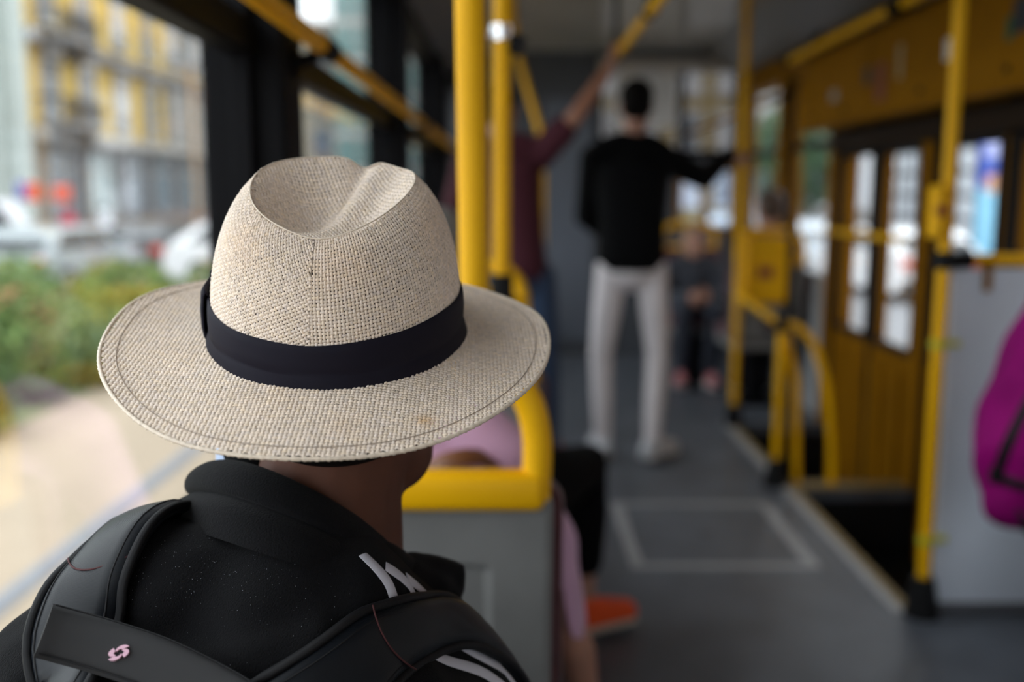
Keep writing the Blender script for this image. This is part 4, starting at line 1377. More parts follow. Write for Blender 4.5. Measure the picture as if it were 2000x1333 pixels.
# far seated passengers
fy = 6.62
FX = -.13
person('dark clothed seated passenger with pink shoes beyond the doors', dict(
    head=(1.21, fy + .02, 0.93), yaw=math.pi + .3, neck=(1.21, fy + .05, .80), pelvis=(1.21, fy + .12, .50),
    shL=(1.36, fy + .05, .74), shR=(1.06, fy + .05, .74), elL=(1.40, fy - .02, .56), wrL=(1.28, fy - .20, .58), elR=(1.02, fy - .02, .56), wrR=(1.14, fy - .20, .58),
    hipL=(1.29, fy + .08, .50), hipR=(1.13, fy + .08, .50), knL=(1.30, fy - .32, .50), knR=(1.10, fy - .32, .50), anL=(1.28, fy - .30, .085), anR=(1.10, fy - .25, .085), footL=(0, -1, 0), footR=(-.2, -1, 0)),
    dict(top=mat('slate_knit', (.045, .05, .065), .85), legs=mat('dark_denim', (.02, .025, .04), .8), shoes=mat('dusty_pink_canvas', (.45, .16, .17), .7), hair=mat('fair_hair', (.30, .19, .09), .6), long=True, hs=.92, topname='pullover'), (1.21, fy, .45), vox=.012)
fy = 5.82
person('seated passenger half hidden behind the yellow ticket box', dict(
    head=(1.50, fy + .04, 1.15), yaw=.2, neck=(1.50, fy, .98), pelvis=(1.50, fy - .02, .52),
    shL=(1.35, fy, .90), shR=(1.62, fy, .90), elL=(1.31, fy + .08, .68), wrL=(1.38, fy + .26, .60), elR=(1.65, fy + .08, .68), wrR=(1.57, fy + .26, .60),
    hipL=(1.42, fy + .02, .52), hipR=(1.58, fy + .02, .52), knL=(1.41, fy + .36, .52), knR=(1.59, fy + .36, .52), anL=(1.41, fy + .36, .085), anR=(1.59, fy + .36, .085)),
    dict(top=mat('plum_knit', (.06, .03, .04), .85), legs=mat('dark_denim', (.02, .025, .04), .8), shoes=M_RUB, topname='pullover', hair=M_HAIRB), (1.50, fy, .45), vox=.012)

# passenger at the right edge who wears the magenta backpack
ey_ = 2.28
person('dark clothed passenger at the right frame edge carrying the magenta backpack', dict(
    head=(1.48, ey_ + .03, 1.62), yaw=-1.3, neck=(1.43, ey_, 1.46), pelvis=(1.42, ey_, .93),
    shL=(1.43, ey_ + .17, 1.37), shR=(1.43, ey_ - .17, 1.37), elL=(1.45, ey_ + .22, 1.10), wrL=(1.62, ey_ + .17, 1.0), elR=(1.45, ey_ - .22, 1.10), wrR=(1.60, ey_ - .17, 1.0),
    hipL=(1.42, ey_ + .08, .88), hipR=(1.42, ey_ - .08, .88), knL=(1.44, ey_ + .09, .48), knR=(1.44, ey_ - .09, .48), anL=(1.42, ey_ + .09, .085), anR=(1.42, ey_ - .09, .085), footL=(1, 0, 0), footR=(1, 0, 0)),
    dict(top=mat('charcoal_top', (.02, .02, .024), .85), legs=mat('dark_denim', (.02, .025, .04), .8), shoes=M_RUB, topname='pullover'), (1.43, ey_, 0), vox=.012)
M_MAG = mat('magenta_nylon', (.25, .0, .13), .75, bump=.6, bscale=14, var=.25, vscale=7, spec=.15)
mg = empty('backpack', (1.225, ey_, 0.440)); tag(mg, 'magenta backpack with black straps at the right edge', 'backpack')
pk = MB()
pk.capsule([(1.190, ey_, 0.535), (1.180, ey_, 0.655), (1.220, ey_, 0.815), (1.295, ey_, 1.035), (1.335, ey_, 1.155)], [(.10, .075), (.13, .085), (.13, .085), (.12, .07), (.09, .05)], side=(0, 1, 0))
pk.capsule([(1.255, ey_, 0.495), (1.305, ey_, 1.085)], [(.11, .055), (.11, .05)], side=(0, 1, 0))
def mag_fold(co):
    o_ = co.copy(); o_[:, 0] += .006 * np.sin(co[:, 2] * 38 + co[:, 1] * 30) + .004 * np.sin(co[:, 1] * 60)
    return o_
pkb = blob('pack_body', pk, .008, M_MAG, mg, 4, mod=mag_fold)
PB_ = bvh_of(pkb)
def on_pack(px, py):
    q = P(px, py, ey_ - .12); h_ = PB_.ray_cast(CAMP, (q - CAMP).normalized())
    return (h_[0], h_[1]) if h_[0] is not None else PB_.find_nearest(q)[:2]
for pts in (((2040, 740), (2000, 805), (1975, 855), (1955, 905), (1950, 930)), ((1940, 925), (1962, 938), (2000, 950), (2050, 962))):
    c_, n_ = [], []
    for p in catmull([(a, b, 0) for a, b in pts], 4):
        h_, nn = on_pack(p.x, p.y); c_.append(h_); n_.append(nn)
    obj('strap', ribbon_mesh(smooth_vecs(c_, 2), smooth_vecs(n_, 4), .026, .005, .001, 5), M_RUB, mg, True, angle=50)
h_, nn = on_pack(1950, 928)
mb = MB(); mb.box(h_.x - .02, h_.x + .018, h_.y - .012, h_.y + .008, h_.z - .02, h_.z + .02, .006); obj('buckle', mb, M_RUB, mg)
h_, nn = on_pack(1985, 1010)
mb = MB(); mb.tube(catmull([h_ + Vector((0, 0, .02)), h_ + Vector((.02, -.01, -.02)), h_ + Vector((.04, -.005, -.05))], 5), .008, 8); obj('loose_strap_end', mb, M_RUB, mg, True)
for s_ in (-1, 1):
    mb = MB(); mb.tube(catmull([(1.355, ey_ + s_ * .10, 1.190), (1.415, ey_ + s_ * .11, 1.400), (1.525, ey_ + s_ * .12, 1.415), (1.595, ey_ + s_ * .12, 1.270), (1.515, ey_ + s_ * .15, 0.970), (1.355, ey_ + s_ * .12, 0.770)], 6), [(.025, .006)] * 31, 10, side=(0, 1, 0)); obj('shoulder_strap', mb, M_RUB, mg, True, angle=60)

# ------------------------------------------------------------------ outside: ground and street on the left
GZ = -.90
gr = MB(); gr.box(-140, 140, -60, 260, GZ - .1, GZ - .02)
struct(obj('ground', gr, mat('asphalt', (.20, .20, .21), .8, var=.12, vscale=.4)), 'pale grey street asphalt', 'ground')
gr = MB(); gr.box(-4.6, -.9, -8, 60, GZ - .05, GZ)
struct(obj('track_bed', gr, mat('tan_paving', (.30, .235, .165), .85, var=.10, vscale=1.2)), 'tan paved tram track bed', 'ground')
gr = MB(); gr.box(-15, -4.6, 2, 21, GZ - .05, GZ + .02)
struct(obj('planting_bed', gr, mat('grass_soil', (.13, .16, .06), .95, var=.35, vscale=2.2)), 'grassy planting bed', 'ground')
gr = MB(); gr.box(-26, -14.2, 24, 110, GZ - .05, GZ + .05)
struct(obj('pavement', gr, mat('pavement_stone', (.26, .25, .24), .85, var=.08, vscale=.8)), 'stone pavement at the foot of the yellow building', 'pavement')
for k, x in enumerate((-2.72, -1.28)):
    mb = MB(); mb.box(x - .035, x + .035, -8, 60, GZ, GZ + .014); mb.box(x + .06, x + .09, -8, 60, GZ, GZ + .012); mb.box(x - .05, x + .10, -8, 60, GZ, GZ + .006)
    tag(obj('tram_rail', mb, mat('steel_rail', (.20, .205, .22), .6, metal=.1, spec=.3, var=.1, vscale=3)),
        'steel tram rail set in the tan paving outside the window' if k == 0 else 'nearer steel tram rail close beside the tram', 'rail', 'rails of the neighbouring track')

# shrubs
def leaf_mesh(name, n, rx, ry, rz, size, seed, upright=0.0):
    r = np.random.default_rng(seed)
    u = r.normal(0, 1, (n, 3)); u /= np.linalg.norm(u, axis=1, keepdims=True)
    u *= (r.random((n, 1)) ** .35)
    c = u * np.array([rx, ry, rz]) + np.array([0, 0, rz * .95])
    c[:, 2] = np.maximum(c[:, 2], .02)
    d = r.normal(0, 1, (n, 3)) + np.array([0, 0, upright]); d /= np.linalg.norm(d, axis=1, keepdims=True)
    s = np.cross(d, r.normal(0, 1, (n, 3))); s /= np.linalg.norm(s, axis=1, keepdims=True)
    L_ = size * (.6 + .8 * r.random((n, 1)))
    V = np.stack([c - d * L_, c + s * L_ * .38, c + d * L_, c - s * L_ * .38], 1).reshape(-1, 3)
    F = np.arange(4 * n).reshape(n, 4)
    mb = MB(); mb.v = [tuple(p) for p in V]; mb.f = [tuple(int(i) for i in f) for f in F]
    return mb


GREENS = [mat('leaf_a', (.13, .21, .04), .7, var=.35, vscale=3), mat('leaf_b', (.06, .125, .03), .7, var=.35, vscale=3), mat('leaf_c', (.16, .23, .10), .7, var=.3, vscale=3), mat('leaf_d', (.22, .23, .035), .7, var=.3, vscale=3)]
M_FLO = [mat('orange_bloom', (.60, .26, .14), .7), mat('violet_bloom', (.20, .16, .30), .7), mat('rust_leaf', (.28, .14, .09), .7)]
M_STEM = mat('bark', (.10, .07, .045), .9, var=.3, vscale=20)
SH = [(-4.9, 8.6, .55, .80, 1), (-5.3, 10.2, .65, .85, 0), (-4.7, 11.2, .60, .80, 2), (-6.4, 9.6, .70, .95, 3), (-6.0, 12.0, .75, 1.00, 0), (-7.3, 11.0, .75, .95, 2), (-5.2, 13.6, .7, .95, 3),
      (-7.0, 14.0, .85, 1.05, 0), (-8.4, 12.6, .85, 1.05, 1), (-8.2, 15.6, .9, 1.05, 2), (-6.2, 16.2, .85, 1.0, 0), (-9.6, 15.0, .95, 1.10, 2), (-7.2, 18.2, .9, .95, 3), (-9.4, 18.6, .95, 1.0, 0), (-11.2, 18.0, 1.0, 1.05, 2), (-5.4, 18.8, .9, .9, 0), (-4.95, 10.1, .4, .45, 1), (-5.9, 8.1, .6, .75, 1)]
DESC = ['low dark green shrub nearest the track, left of the rail', 'bright green shrub just behind the nearest dark one', 'pale green shrub at the edge of the tan paving', 'yellow green shrub at the far left of the bed', 'green shrub with orange blooms in the middle of the bed',
        'pale grey green shrub left of the orange blooms', 'yellow green shrub in front of the parked cars', 'green shrub mid bed below the dark car', 'dark leafy shrub at the left of the bed', 'pale shrub mid bed below the silver car',
        'green shrub at the back edge near the hat brim', 'broad pale shrub at the back left', 'yellow tinged shrub right behind the bed centre', 'wide green shrub behind, below the silver car', 'pale shrub furthest left at the street edge',
        'green shrub at the street edge below the white car', 'small dark clump at the paving edge', 'dark green clump at the near left corner of the bed']
for k, (x, y, r_, h_, g) in enumerate(SH):
    root = empty('shrub', (x, y, GZ + .02)); tag(root, DESC[k], 'shrub', 'shrubs in the planting bed')
    o = obj('foliage', leaf_mesh('foliage', 900, r_, r_, h_ / 2, .075, 100 + k, .3), GREENS[g], root, local=True, recalc=False); o['kind'] = 'stuff'
    o = obj('foliage', leaf_mesh('foliage', 350, r_ * .8, r_ * .8, h_ / 2 * 1.05, .07, 300 + k, .3), GREENS[(g + 1) % 4], root, local=True, recalc=False); o['kind'] = 'stuff'
    mb = MB()
    for q in range(5):
        a = q * 1.26; mb.tube([(0.02 * math.cos(a), .02 * math.sin(a), 0), (r_ * .5 * math.cos(a), r_ * .5 * math.sin(a), h_ * .6)], [.015, .006], 6)
    obj('stems', mb, M_STEM, root, local=True)
    if k in (3, 4, 0, 6, 12, 16):
        o = obj('blooms', leaf_mesh('blooms', 160, r_ * .55, r_ * .55, h_ / 2 * 1.1, .06, 500 + k), M_FLO[0 if k in (4, 3) else (1 if k == 0 else 2)], root, local=True, recalc=False); o['kind'] = 'stuff'

# cars
M_TYRE = M_RUB
M_CGL = mat('car_glass', (.03, .035, .04), .06, spec=.8)
M_LENSR = mat('tail_lens', (.55, .06, .03), .25); M_LENSW = mat('head_lens', (.75, .75, .75), .15)


def make_car(label, color, loc, rz, rough=.3, metal=.0, van=False, group='cars parked along the street'):
    m = mat('car_paint_%s' % label.split()[0], color, rough, metal, coat=.6)
    r_ = empty('car', loc, rz); tag(r_, label, 'car', group)
    L_, W_, Hh = (4.3, 1.75, 1.46) if not van else (4.8, 1.85, 1.95)
    def prof_(pts, w0, w1, nm, mt):
        mb = MB(); n = len(pts)
        V = []
        for (wy) in (-1, 1):
            for (x, z) in pts:
                t = max(0, (z - .85) / (Hh - .85)); wd = w0 + (w1 - w0) * t
                V.append((x, wy * wd / 2, z))
        F = [tuple(range(n)), tuple(reversed(range(n, 2 * n)))] + [(i, n + i, n + (i + 1) % n, (i + 1) % n) for i in range(n)]
        mb.add(V, F); return obj(nm, mb, mt, r_, True, local=True, angle=28)
    prof_([(-L_ / 2, .30), (-L_ / 2 - .03, .62), (-L_ / 2 + .05, .92), (-L_ / 2 + .35, 1.0), (L_ / 2 - 1.15, .98), (L_ / 2 - .25, .80), (L_ / 2, .60), (L_ / 2, .30), (L_ / 2 - .2, .20), (-L_ / 2 + .2, .20)], W_, W_, 'body', m)
    if van:
        cab = [(-L_ / 2 + .05, .95), (-L_ / 2 + .12, Hh), (L_ / 2 - 1.5, Hh), (L_ / 2 - .85, .95)]
    else:
        cab = [(-L_ / 2 + .12, .96), (-L_ / 2 + .75, 1.40), (-L_ / 2 + 1.3, Hh), (.25, Hh - .02), (L_ / 2 - 1.25, .97)]
    prof_(cab, W_ - .06, W_ - .42, 'cabin', m)
    def quad(pts, nm, mt, par=r_):
        mb = MB(); mb.add(pts, [(0, 1, 2, 3)]); o = obj(nm, mb, mt, par, local=True, recalc=False)
        s_ = o.modifiers.new('t', 'SOLIDIFY'); s_.thickness = .012; s_.offset = 0
    def wat(z, o_=.006):
        t = max(0, (z - .85) / (Hh - .85)); return (W_ - .06 + (-.36) * t) / 2 + o_
    for s_ in (-1, 1):
        for (xa, xb, xc, xd) in ((-L_ / 2 + .55, -.35, -.35, -L_ / 2 + .95), (-.27, L_ / 2 - 1.45, .15, -.27)):
            z0, z1 = 1.0, Hh - .10
            quad([(xa, s_ * wat(z0), z0), (xb, s_ * wat(z0), z0), (xc, s_ * wat(z1), z1), (xd, s_ * wat(z1), z1)], 'side_window', M_CGL)
    zf0, zf1 = 1.0, Hh - .06
    x0_, x1_ = cab[-1][0] - .02, cab[-2][0] + .04
    quad([(x0_, -wat(zf0) + .06, zf0), (x0_, wat(zf0) - .06, zf0), (x1_, wat(zf1) - .05, zf1), (x1_, -wat(zf1) + .05, zf1)], 'windscreen', M_CGL)
    rb = [(cab[0][0] + .04, 1.02), (cab[1][0] + .0, Hh - .10)]
    quad([(rb[0][0], -wat(1.02) + .08, rb[0][1]), (rb[0][0], wat(1.02) - .08, rb[0][1]), (rb[1][0], wat(1.3) - .06, rb[1][1]), (rb[1][0], -wat(1.3) + .06, rb[1][1])], 'rear_window', M_CGL)
    for x in (-L_ / 2 + .80, L_ / 2 - .85):
        for s_ in (-1, 1):
            mb = MB(); mb.tube([(x, s_ * (W_ / 2 - .20), .31), (x, s_ * (W_ / 2 + .01), .31)], .31, 20); wh = obj('wheel', mb, M_TYRE, r_, True, local=True, angle=40)
            mb = MB(); mb.tube([(x, s_ * (W_ / 2), .31), (x, s_ * (W_ / 2 + .02), .31)], .19, 16); obj('hub_cap', mb, M_ALU, wh, True, local=True, angle=40)
    for s_ in (-1, 1):
        mb = MB(); mb.box(-L_ / 2 - .04, -L_ / 2 + .08, s_ * .70 - .14, s_ * .70 + .14, .66, .86, .02); obj('tail_light', mb, M_LENSR, r_, local=True)
        mb = MB(); mb.box(L_ / 2 - .22, L_ / 2 - .02, s_ * .66 - .16, s_ * .66 + .16, .60, .74, .02); obj('headlight', mb, M_LENSW, r_, local=True)
        mb = MB(); mb.box(L_ / 2 - 1.40, L_ / 2 - 1.25, s_ * (W_ / 2 + .08) - .08, s_ * (W_ / 2 + .08) + .08, .95, 1.07, .03); obj('wing_mirror', mb, m, r_, local=True)
    mb = MB(); mb.box(-L_ / 2 - .045, -L_ / 2, -.26, .26, .48, .59, .005); obj('number_plate', mb, M_WHITE, r_, local=True)
    mb = MB(); mb.box(-L_ / 2 - .06, -L_ / 2 + .1, -W_ / 2 + .02, W_ / 2 - .02, .30, .46, .04); obj('bumper', mb, M_DGREY, r_, local=True)
    return r_


make_car('silver car parked furthest left outside', (.42, .46, .48), (-9.85, 21.9, GZ), math.radians(84), .3, .5)
make_car('black car parked between the silver and white cars', (.02, .022, .026), (-9.25, 26.6, GZ), math.radians(86))
make_car('white car parked nearest the hat crown', (.80, .80, .82), (-6.0, 24.0, GZ), math.radians(10))
make_car('white van standing at the left picture edge', (.75, .77, .80), (-15.4, 28.5, GZ), math.radians(75), van=True)
make_car('grey car parked behind the white car', (.25, .27, .30), (-9.0, 35.0, GZ), math.radians(15))

# pedestrians by the cars
def walker(label, x, y, top, legs):
    person(label, dict(head=(x, y, GZ + 1.62), neck=(x, y, GZ + 1.46), pelvis=(x, y, GZ + .93), shL=(x - .18, y, GZ + 1.38), shR=(x + .18, y, GZ + 1.38), elL=(x - .22, y, GZ + 1.1), elR=(x + .22, y, GZ + 1.1),
                       wrL=(x - .2, y + .1, GZ + .86), wrR=(x + .2, y + .1, GZ + .86), hipL=(x - .08, y, GZ + .88), hipR=(x + .08, y, GZ + .88), knL=(x - .09, y + .08, GZ + .48), knR=(x + .09, y - .03, GZ + .48),
                       anL=(x - .09, y + .1, GZ + .13), anR=(x + .09, y - .12, GZ + .13)), dict(top=top, legs=legs, shoes=M_RUB), (x, y, GZ + .05), vox=.025, group='pedestrians by the building')
walker('distant pedestrian in red jacket on the pavement', -15.2, 34.3, mat('red_jacket', (.55, .05, .09), .8), mat('dark_denim', (.02, .025, .04), .8))
walker('distant pedestrian in white top walking behind the silver car', -14.4, 35.5, mat('white_top', (.75, .76, .80), .8), mat('dark_denim', (.02, .025, .04), .8))

# road signs
sp0 = empty('road_sign', (-13.0, 28.0, GZ)); tag(sp0, 'road sign post with red and blue plates by the cars', 'sign')
mb = MB(); mb.tube([(-13.0, 28.0, GZ), (-13.0, 28.0, 1.75)], .05, 12); obj('post', mb, M_DGREY, sp0, True, angle=40)
M_SRED = mat('sign_red', (.62, .07, .02), .5); M_SBLUE = mat('sign_blue', (.08, .08, .35), .5)
for (x0, x1, z0, z1, m_) in ((-13.75, -13.5, 1.05, 1.55, M_SBLUE), (-13.48, -13.08, 1.02, 1.50, M_SRED), (-12.75, -12.25, 1.0, 1.45, M_SRED)):
    mb = MB(); mb.box(x0, x1, 27.93, 27.97, z0, z1, .01); obj('plate', mb, m_, sp0)
mb = MB(); mb.tube([(-13.7, 27.98, 1.25), (-12.3, 27.98, 1.25)], .025, 8); obj('bracket', mb, M_DGREY, sp0)
lp = empty('lamp_post', (-19.0 + 3.0, 51.0, GZ)); tag(lp, 'slim tan lamp post in front of the yellow facade', 'lamp')
mb = MB(); mb.tube([(-16.0, 51.0, GZ), (-16.0, 51.0, 7.5)], .11, 10); obj('post', mb, mat('tan_post', (.50, .32, .17), .6), lp, True, angle=40)
mb = MB(); mb.tube([(-16.0, 51.0, GZ), (-16.0, 51.0, GZ + .6)], .2, 12); obj('base', mb, mat('tan_post', (.50, .32, .17), .6), lp, True, angle=40)
mb = MB(); mb.box(-16.2, -14.9, 50.85, 51.15, 7.45, 7.65, .05); obj('lamp_head', mb, M_ALU, lp)

# ------------------------------------------------------------------ buildings
M_PAN = mat('building_pane', (.16, .19, .23), .08, spec=.8)
M_TRIM = mat('pale_stone_trim', (.38, .36, .33), .8, var=.06, vscale=1)
M_STONE = mat('grey_stone', (.20, .19, .185), .85, var=.12, vscale=.8)
M_YW = mat('yellow_render', (.52, .36, .10), .85, var=.06, vscale=.5)
M_CREAM = mat('cream_render', (.40, .36, .28), .85, var=.06, vscale=.5)
M_IRON = mat('dark_iron', (.05, .05, .055), .6)
M_PALEG = mat('pale_green_render', (.42, .46, .43), .85, var=.04, vscale=.5)
M_BLIND = mat('white_blind', (.62, .62, .64), .7)


class Facade:
    """local frame: s along the facade, o outward, z up"""
    def __init__(s, root, p0, ds, out):
        s.root = root; s.p = Vector((*p0, 0)); s.ds = Vector((*ds, 0)).normalized(); s.o = Vector((*out, 0)).normalized()

    def bx(s, mb, s0, s1, o0, o1, z0, z1):
        V = []
        for z in (z0, z1):
            for (a, b) in ((s0, o0), (s1, o0), (s1, o1), (s0, o1)):
                q = s.p + s.ds * a + s.o * b; V.append((q.x, q.y, z))
        mb.add(V, [(0, 3, 2, 1), (4, 5, 6, 7), (0, 1, 5, 4), (1, 2, 6, 5), (2, 3, 7, 6), (3, 0, 4, 7)])
        return mb

    def part(s, nm, m, par, *boxes):
        mb = MB()
        for b in boxes: s.bx(mb, *b)
        return obj(nm, mb, m, par or s.root)

    def window(s, c, z0, w_, h, trim=M_TRIM, lintel=True, blind=False, pane=None):
        fr = s.part('window', trim, None, (c - w_ / 2 - .18, c - w_ / 2, -.05, .14, z0, z0 + h), (c + w_ / 2, c + w_ / 2 + .18, -.05, .14, z0, z0 + h),
                    (c - w_ / 2 - .25, c + w_ / 2 + .25, -.05, .24, z0 - .2, z0), (c - w_ / 2 - .25, c + w_ / 2 + .25, -.05, .24 if lintel else .14, z0 + h, z0 + h + (.35 if lintel else .18)))
        s.part('pane', pane or M_PAN, fr, (c - w_ / 2, c + w_ / 2, -.02, .03, z0, z0 + h))
        s.part('mullion', trim, fr, (c - .04, c + .04, .03, .08, z0, z0 + h), (c - w_ / 2, c + w_ / 2, .03, .08, z0 + h * .68, z0 + h * .68 + .08))
        if blind:
            s.part('blind', M_BLIND, fr, (c - w_ / 2 + .05, c + w_ / 2 - .05, .03, .05, z0 + h * .25, z0 + h * .95))
        return fr

    def balcony(s, c, z, w_, d=1.1):
        b = s.part('balcony', M_STONE, None, (c - w_ / 2, c + w_ / 2, 0, d, z - .25, z), (c - w_ / 2 + .2, c - w_ / 2 + .5, 0, d * .8, z - .8, z - .25), (c + w_ / 2 - .5, c + w_ / 2 - .2, 0, d * .8, z - .8, z - .25))
        bars = [(c - w_ / 2, c + w_ / 2, d - .1, d, z + .85, z + .95), (c - w_ / 2, c - w_ / 2 + .08, 0, d, z + .85, z + .95), (c + w_ / 2 - .08, c + w_ / 2, 0, d, z + .85, z + .95)]
        n = int(w_ / .22)
        for k in range(n + 1):
            q = c - w_ / 2 + .04 + (w_ - .08) * k / n; bars.append((q - .025, q + .025, d - .07, d - .02, z, z + .86))
        s.part('railing', M_IRON, b, *bars)


XF = -18.4
bA = empty('apartment_building', (XF - 5, 53, GZ)); tag(bA, 'yellow apartment house with stone trim and balconies across the street', 'building')
fa = Facade(bA, (XF, 38.5), (0, 1), (1, 0))
fa.part('wall', M_YW, None, (0, 30, -10, 0, 3.4, 17))
fa.part('ground_floor', M_STONE, None, (0, 30, -10, .15, GZ + .9, 3.4))
fa.part('plinth', mat('red_granite', (.20, .10, .08), .7), None, (0, 30, -10, .3, GZ, GZ + .9))
fa.part('cornice', M_TRIM, None, (-.3, 30.3, 0, .5, 3.3, 3.7)); fa.part('cornice', M_STONE, None, (-.3, 30.3, 0, .45, 6.9, 7.35)); fa.part('cornice', M_TRIM, None, (-.5, 30.5, 0, .9, 16.4, 17.2))
fa.part('cornice', M_TRIM, None, (-.3, 30.3, 0, .4, 10.6, 11.0)); fa.part('roof', mat('slate_roof', (.14, .13, .13), .8), None, (0, 30, -9, -.5, 17, 18.4))
for zf, hh in ((4.1, 2.3), (7.9, 2.2), (11.6, 2.2)):
    for k, c in enumerate((2.0, 5.6, 9.4, 13.2)):
        fa.window(c, zf, 1.25, hh, blind=(k + int(zf)) % 3 == 0)
    for k in range(6):
        fa.window(16.6 + 2.05 * k, zf + .05, 1.25, hh, blind=k % 2 == 0, lintel=(zf > 7))
fa.part('bay_panel', mat('grey_cream_panel', (.30, .29, .28), .85), None, (15.4, 28.2, 0, .12, 3.7, 6.9))
for k in range(7):
    fa.part('pilaster', M_TRIM, None, (15.4 + 2.05 * k, 15.75 + 2.05 * k, .05, .32, 3.7, 6.9))
fa.balcony(2.6, 7.35, 3.6, 1.2); fa.balcony(2.6, 4.0, 3.6, 1.2)
for k, c in enumerate((2.3, 6.2, 10.0, 14.0, 18.2, 22.4, 26.6)):
    g = fa.part('shop_window', M_STONE, None, (c - 1.55, c - 1.35, .1, .3, .2, 2.9), (c + 1.35, c + 1.55, .1, .3, .2, 2.9), (c - 1.6, c + 1.6, .1, .5, 2.9, 3.15))
    fa.part('pane', mat('pale_teal_pane', (.38, .46, .47), .12) if k == 1 else M_PAN, g, (c - 1.35, c + 1.35, .1, .2, .2, 2.9))
    fa.part('mullion', M_TRIM, g, (c - .04, c + .04, .2, .26, .2, 2.9), (c - 1.35, c + 1.35, .2, .26, 2.2, 2.28))

bB = empty('corner_building', (XF - 4, 31, GZ)); tag(bB, 'pale green rendered building at the far left of the window view', 'building')
fb = Facade(bB, (XF + .2, 24), (0, 1), (1, 0))
fb.part('wall', M_PALEG, None, (0, 13.2, -10, 0, GZ, 17)); fb.part('corner_pilaster', M_PALEG, None, (12.3, 13.4, 0, .5, GZ, 17)); fb.part('cornice', M_TRIM, None, (0, 13.4, 0, .6, 16, 16.6))
for zf in (.6, 4.3, 8.0, 11.7):
    for c in (2.5, 6.0, 9.5):
        fb.window(c, zf, 1.3, 2.2)

bC = empty('beige_building', (-19, 98, GZ)); tag(bC, 'beige building closing the street, seen through the second window', 'building')
fc = Facade(bC, (-34, 92), (1, 0), (0, -1))
fc.part('wall', M_CREAM, None, (0, 19, -10, 0, GZ, 16)); fc.part('cornice', M_TRIM, None, (-.3, 19.3, 0, .7, 15.4, 16.2)); fc.part('ground_floor', M_STONE, None, (0, 19, 0, .25, GZ, 3.6))
for zf in (.2, 4.6, 8.2, 11.8):
    for k in range(6):
        fc.window(1.8 + 3.0 * k, zf, 1.5, 2.3, pane=mat('blue_pane', (.14, .20, .28), .08) if zf < 8 else None)
bD = empty('glass_office_building', (-10.5, 90, GZ)); tag(bD, 'teal glazed office block seen through the upper second window', 'building')
fd = Facade(bD, (-14.6, 84), (1, 0), (0, -1))
fd.part('wall', mat('office_wall', (.40, .46, .46), .7), None, (0, 9.5, -12, 0, GZ, 26))
M_TEAL = mat('teal_glass', (.22, .38, .38), .06, spec=.9)
for zf in range(0, 26, 3):
    for k in range(5):
        g = fd.part('glass_panel', M_TEAL, None, (.15 + 1.88 * k, 1.75 + 1.88 * k, 0, .10, zf + .3, zf + 2.7))
    fd.part('floor_band', M_WHITE, None, (0, 9.5, 0, .16, zf - .25, zf + .2))
bE = empty('far_building', (-4, 120, GZ)); tag(bE, 'white and rose far house seen through the third window', 'building')
fe = Facade(bE, (-9, 110), (1, 0), (0, -1))
fe.part('wall', mat('white_rose_render', (.72, .62, .62), .85), None, (0, 14, -10, 0, GZ, 20)); fe.part('cornice', M_TRIM, None, (0, 14, 0, .6, 19.4, 20))
for zf in (1, 5, 9, 13):
    for k in range(4):
        fe.window(2 + 3.3 * k, zf, 1.4, 2.3)

# ------------------------------------------------------------------ outside on the right
bR = empty('white_building', (22, 55, GZ)); tag(bR, 'white rendered building with tall windows outside the right doors', 'building')
M_WREN = mat('white_render', (.74, .75, .78), .85, var=.04, vscale=.5)
f2 = Facade(bR, (19.5, 30), (0, 1), (-1, 0))
f2.part('wall', M_WREN, None, (0, 62, -10, 0, GZ, 13)); f2.part('cornice', M_TRIM, None, (0, 62, 0, .6, 12.4, 13)); f2.part('plinth', M_STONE, None, (0, 62, 0, .2, GZ, .2))
for zf in (.7, 4.6, 8.4):
    for k in range(15):
        f2.window(2.4 + 4.05 * k, zf, 1.6, 2.5, trim=M_WREN, pane=mat('grey_blue_pane', (.24, .30, .38), .08))
bW = empty('lattice_pavilion', (12.8, 26, GZ)); tag(bW, 'white pavilion with dark gridded windows seen past the near door', 'building')
f3 = Facade(bW, (11.6, 22.0), (0, 1), (-1, 0))
f3.part('wall', M_WREN, None, (0, 9, -3, 0, GZ, 4.2)); f3.part('roof', M_TRIM, None, (-.2, 9.2, -3.2, .4, 4.2, 4.5))
M_WPANE = mat('bright_pane', (.66, .69, .74), .25)
for k in range(9):
    for q in range(6):
        f3.part('pane', M_WPANE, None, (.3 + .95 * k, 1.12 + .95 * k, 0, .06, .0 + .62 * q, .50 + .62 * q))
for k in range(10):
    f3.part('grid_bar', M_IRON, None, (.16 + .95 * k, .25 + .95 * k, 0, .12, -.15, 3.8))
for q in range(7):
    f3.part('grid_bar', M_IRON, None, (.1, 8.9, 0, .10, -.11 + .62 * q, -.04 + .62 * q))
bb_ = empty('poster_board', (10.9, 23.4, GZ)); tag(bb_, 'blue advertising banner standing outside the near door pane', 'poster')
fp_ = Facade(bb_, (10.9, 22.25), (0, 1), (-1, 0))
fp_.part('panel', mat('cyan_print', (.25, .55, .75), .4), None, (0, 1.25, 0, .06, -.4, 1.35)); fp_.part('panel', mat('deep_blue_print', (.03, .08, .42), .4), None, (0, 1.25, 0, .06, 1.35, 2.6))
fp_.part('picture', mat('orange_print', (.75, .38, .16), .5), None, (.35, .75, .06, .07, 1.25, 1.65)); fp_.part('picture', mat('lilac_print', (.42, .45, .75), .5), None, (.2, .9, .06, .07, 2.0, 2.45))
fp_.part('post', M_ALU, None, (.1, .2, -.08, 0, GZ, 2.6)); fp_.part('post', M_ALU, None, (1.05, 1.15, -.08, 0, GZ, 2.6))
make_car('white car passing outside the doors', (.82, .83, .85), (8.2, 21.5, GZ), math.radians(95), group='cars right of the tram')
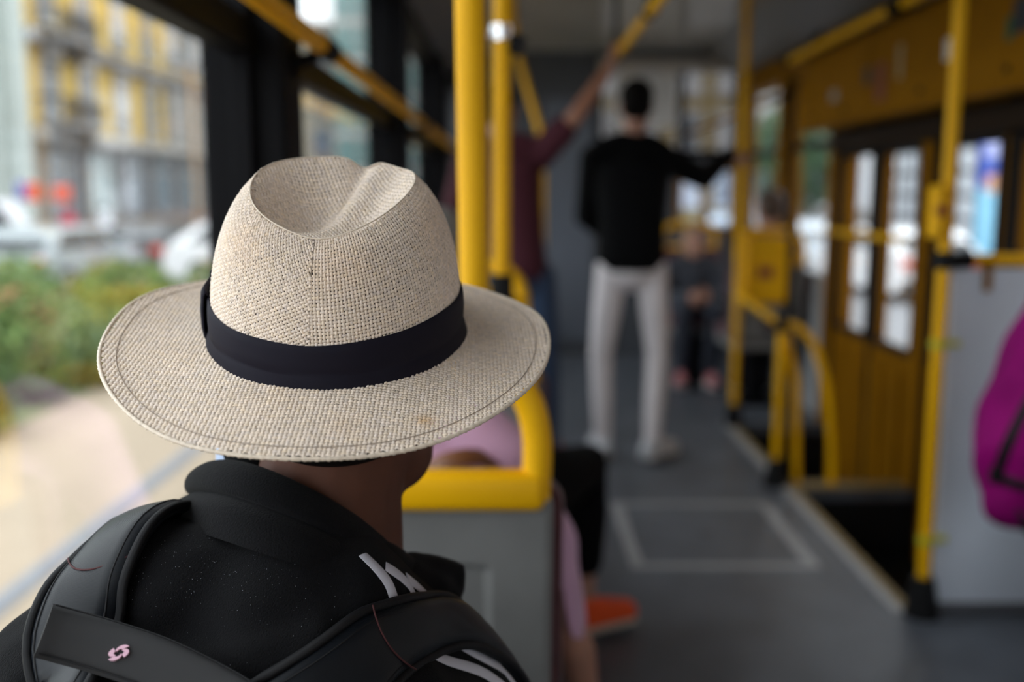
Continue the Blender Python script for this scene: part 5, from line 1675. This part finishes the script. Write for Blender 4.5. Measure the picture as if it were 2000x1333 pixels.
make_car('pale blue car outside the second door leaf', (.62, .68, .74), (7.6, 27.0, GZ), math.radians(88), group='cars right of the tram')
make_car('silver saloon beyond the right far windows', (.55, .57, .60), (7.0, 33.5, GZ), math.radians(90), .3, .4, group='cars right of the tram')
make_car('distant white van beyond the right far windows', (.80, .80, .82), (9.5, 38.5, GZ), math.radians(90), van=True, group='cars right of the tram')
gr = MB(); gr.box(9.8, 11.6, 10, 110, GZ - .05, GZ + .05); struct(obj('pavement', gr, MATS['pavement_stone']), 'pavement beside the white building on the right', 'pavement')
tr_ = empty('street_tree', (8.9, 31.5, GZ)); tag(tr_, 'leafy green street tree outside the second door pane', 'tree')
mb = MB(); mb.tube([(0, 0, 0), (.05, 0, 1.6), (0, .1, 3.0)], [.16, .12, .09], 10)
for q in range(6):
    a = q * 1.05; mb.tube([(0, 0, 1.9 + .15 * q), (1.0 * math.cos(a), 1.0 * math.sin(a), 3.1 + .2 * q)], [.06, .02], 6)
obj('trunk', mb, M_STEM, tr_, True, local=True, angle=50)
cm = leaf_mesh('crown', 3500, 1.7, 1.7, 1.7, .16, 900); cm.v = [(x, y, z + 1.6) for x, y, z in cm.v]
o = obj('crown', cm, mat('tree_leaf', (.07, .14, .06), .7, var=.3, vscale=2), tr_, local=True, recalc=False); o['kind'] = 'stuff'

bN = empty('sky_blocking_building', (16, 6, GZ)); struct(bN, 'unseen brick street front behind the viewer on the right, added to block sky light', 'building')  # out of view, added to cut the sky light from the right
f5 = Facade(bN, (11.5, -28), (0, 1), (-1, 0))
f5.part('wall', mat('brick_render', (.30, .22, .18), .85, var=.1, vscale=.6), None, (0, 44, -10, 0, GZ, 15)); f5.part('cornice', M_TRIM, None, (0, 44, 0, .6, 14.4, 15))
for zf in (.6, 4.4, 8.2):
    for k in range(10):
        f5.window(2.6 + 4.2 * k, zf, 1.5, 2.4)

bF = empty('ochre_house', (6.5, 76, GZ)); tag(bF, 'ochre house with pale windows straight ahead beyond the cab glass', 'building')
f6 = Facade(bF, (-3.5, 70), (1, 0), (0, -1))
f6.part('wall', mat('ochre_render', (.42, .33, .17), .85, var=.08, vscale=.4), None, (0, 20, -8, 0, GZ, 19)); f6.part('cornice', M_TRIM, None, (0, 20, 0, .7, 18.2, 19))
for zf in (.4, 4.2, 8.0, 11.8, 15.2):
    for k in range(7):
        f6.window(1.6 + 2.8 * k, zf, 1.4, 2.3, trim=M_WREN, pane=M_BLIND if (k + int(zf)) % 3 else None)
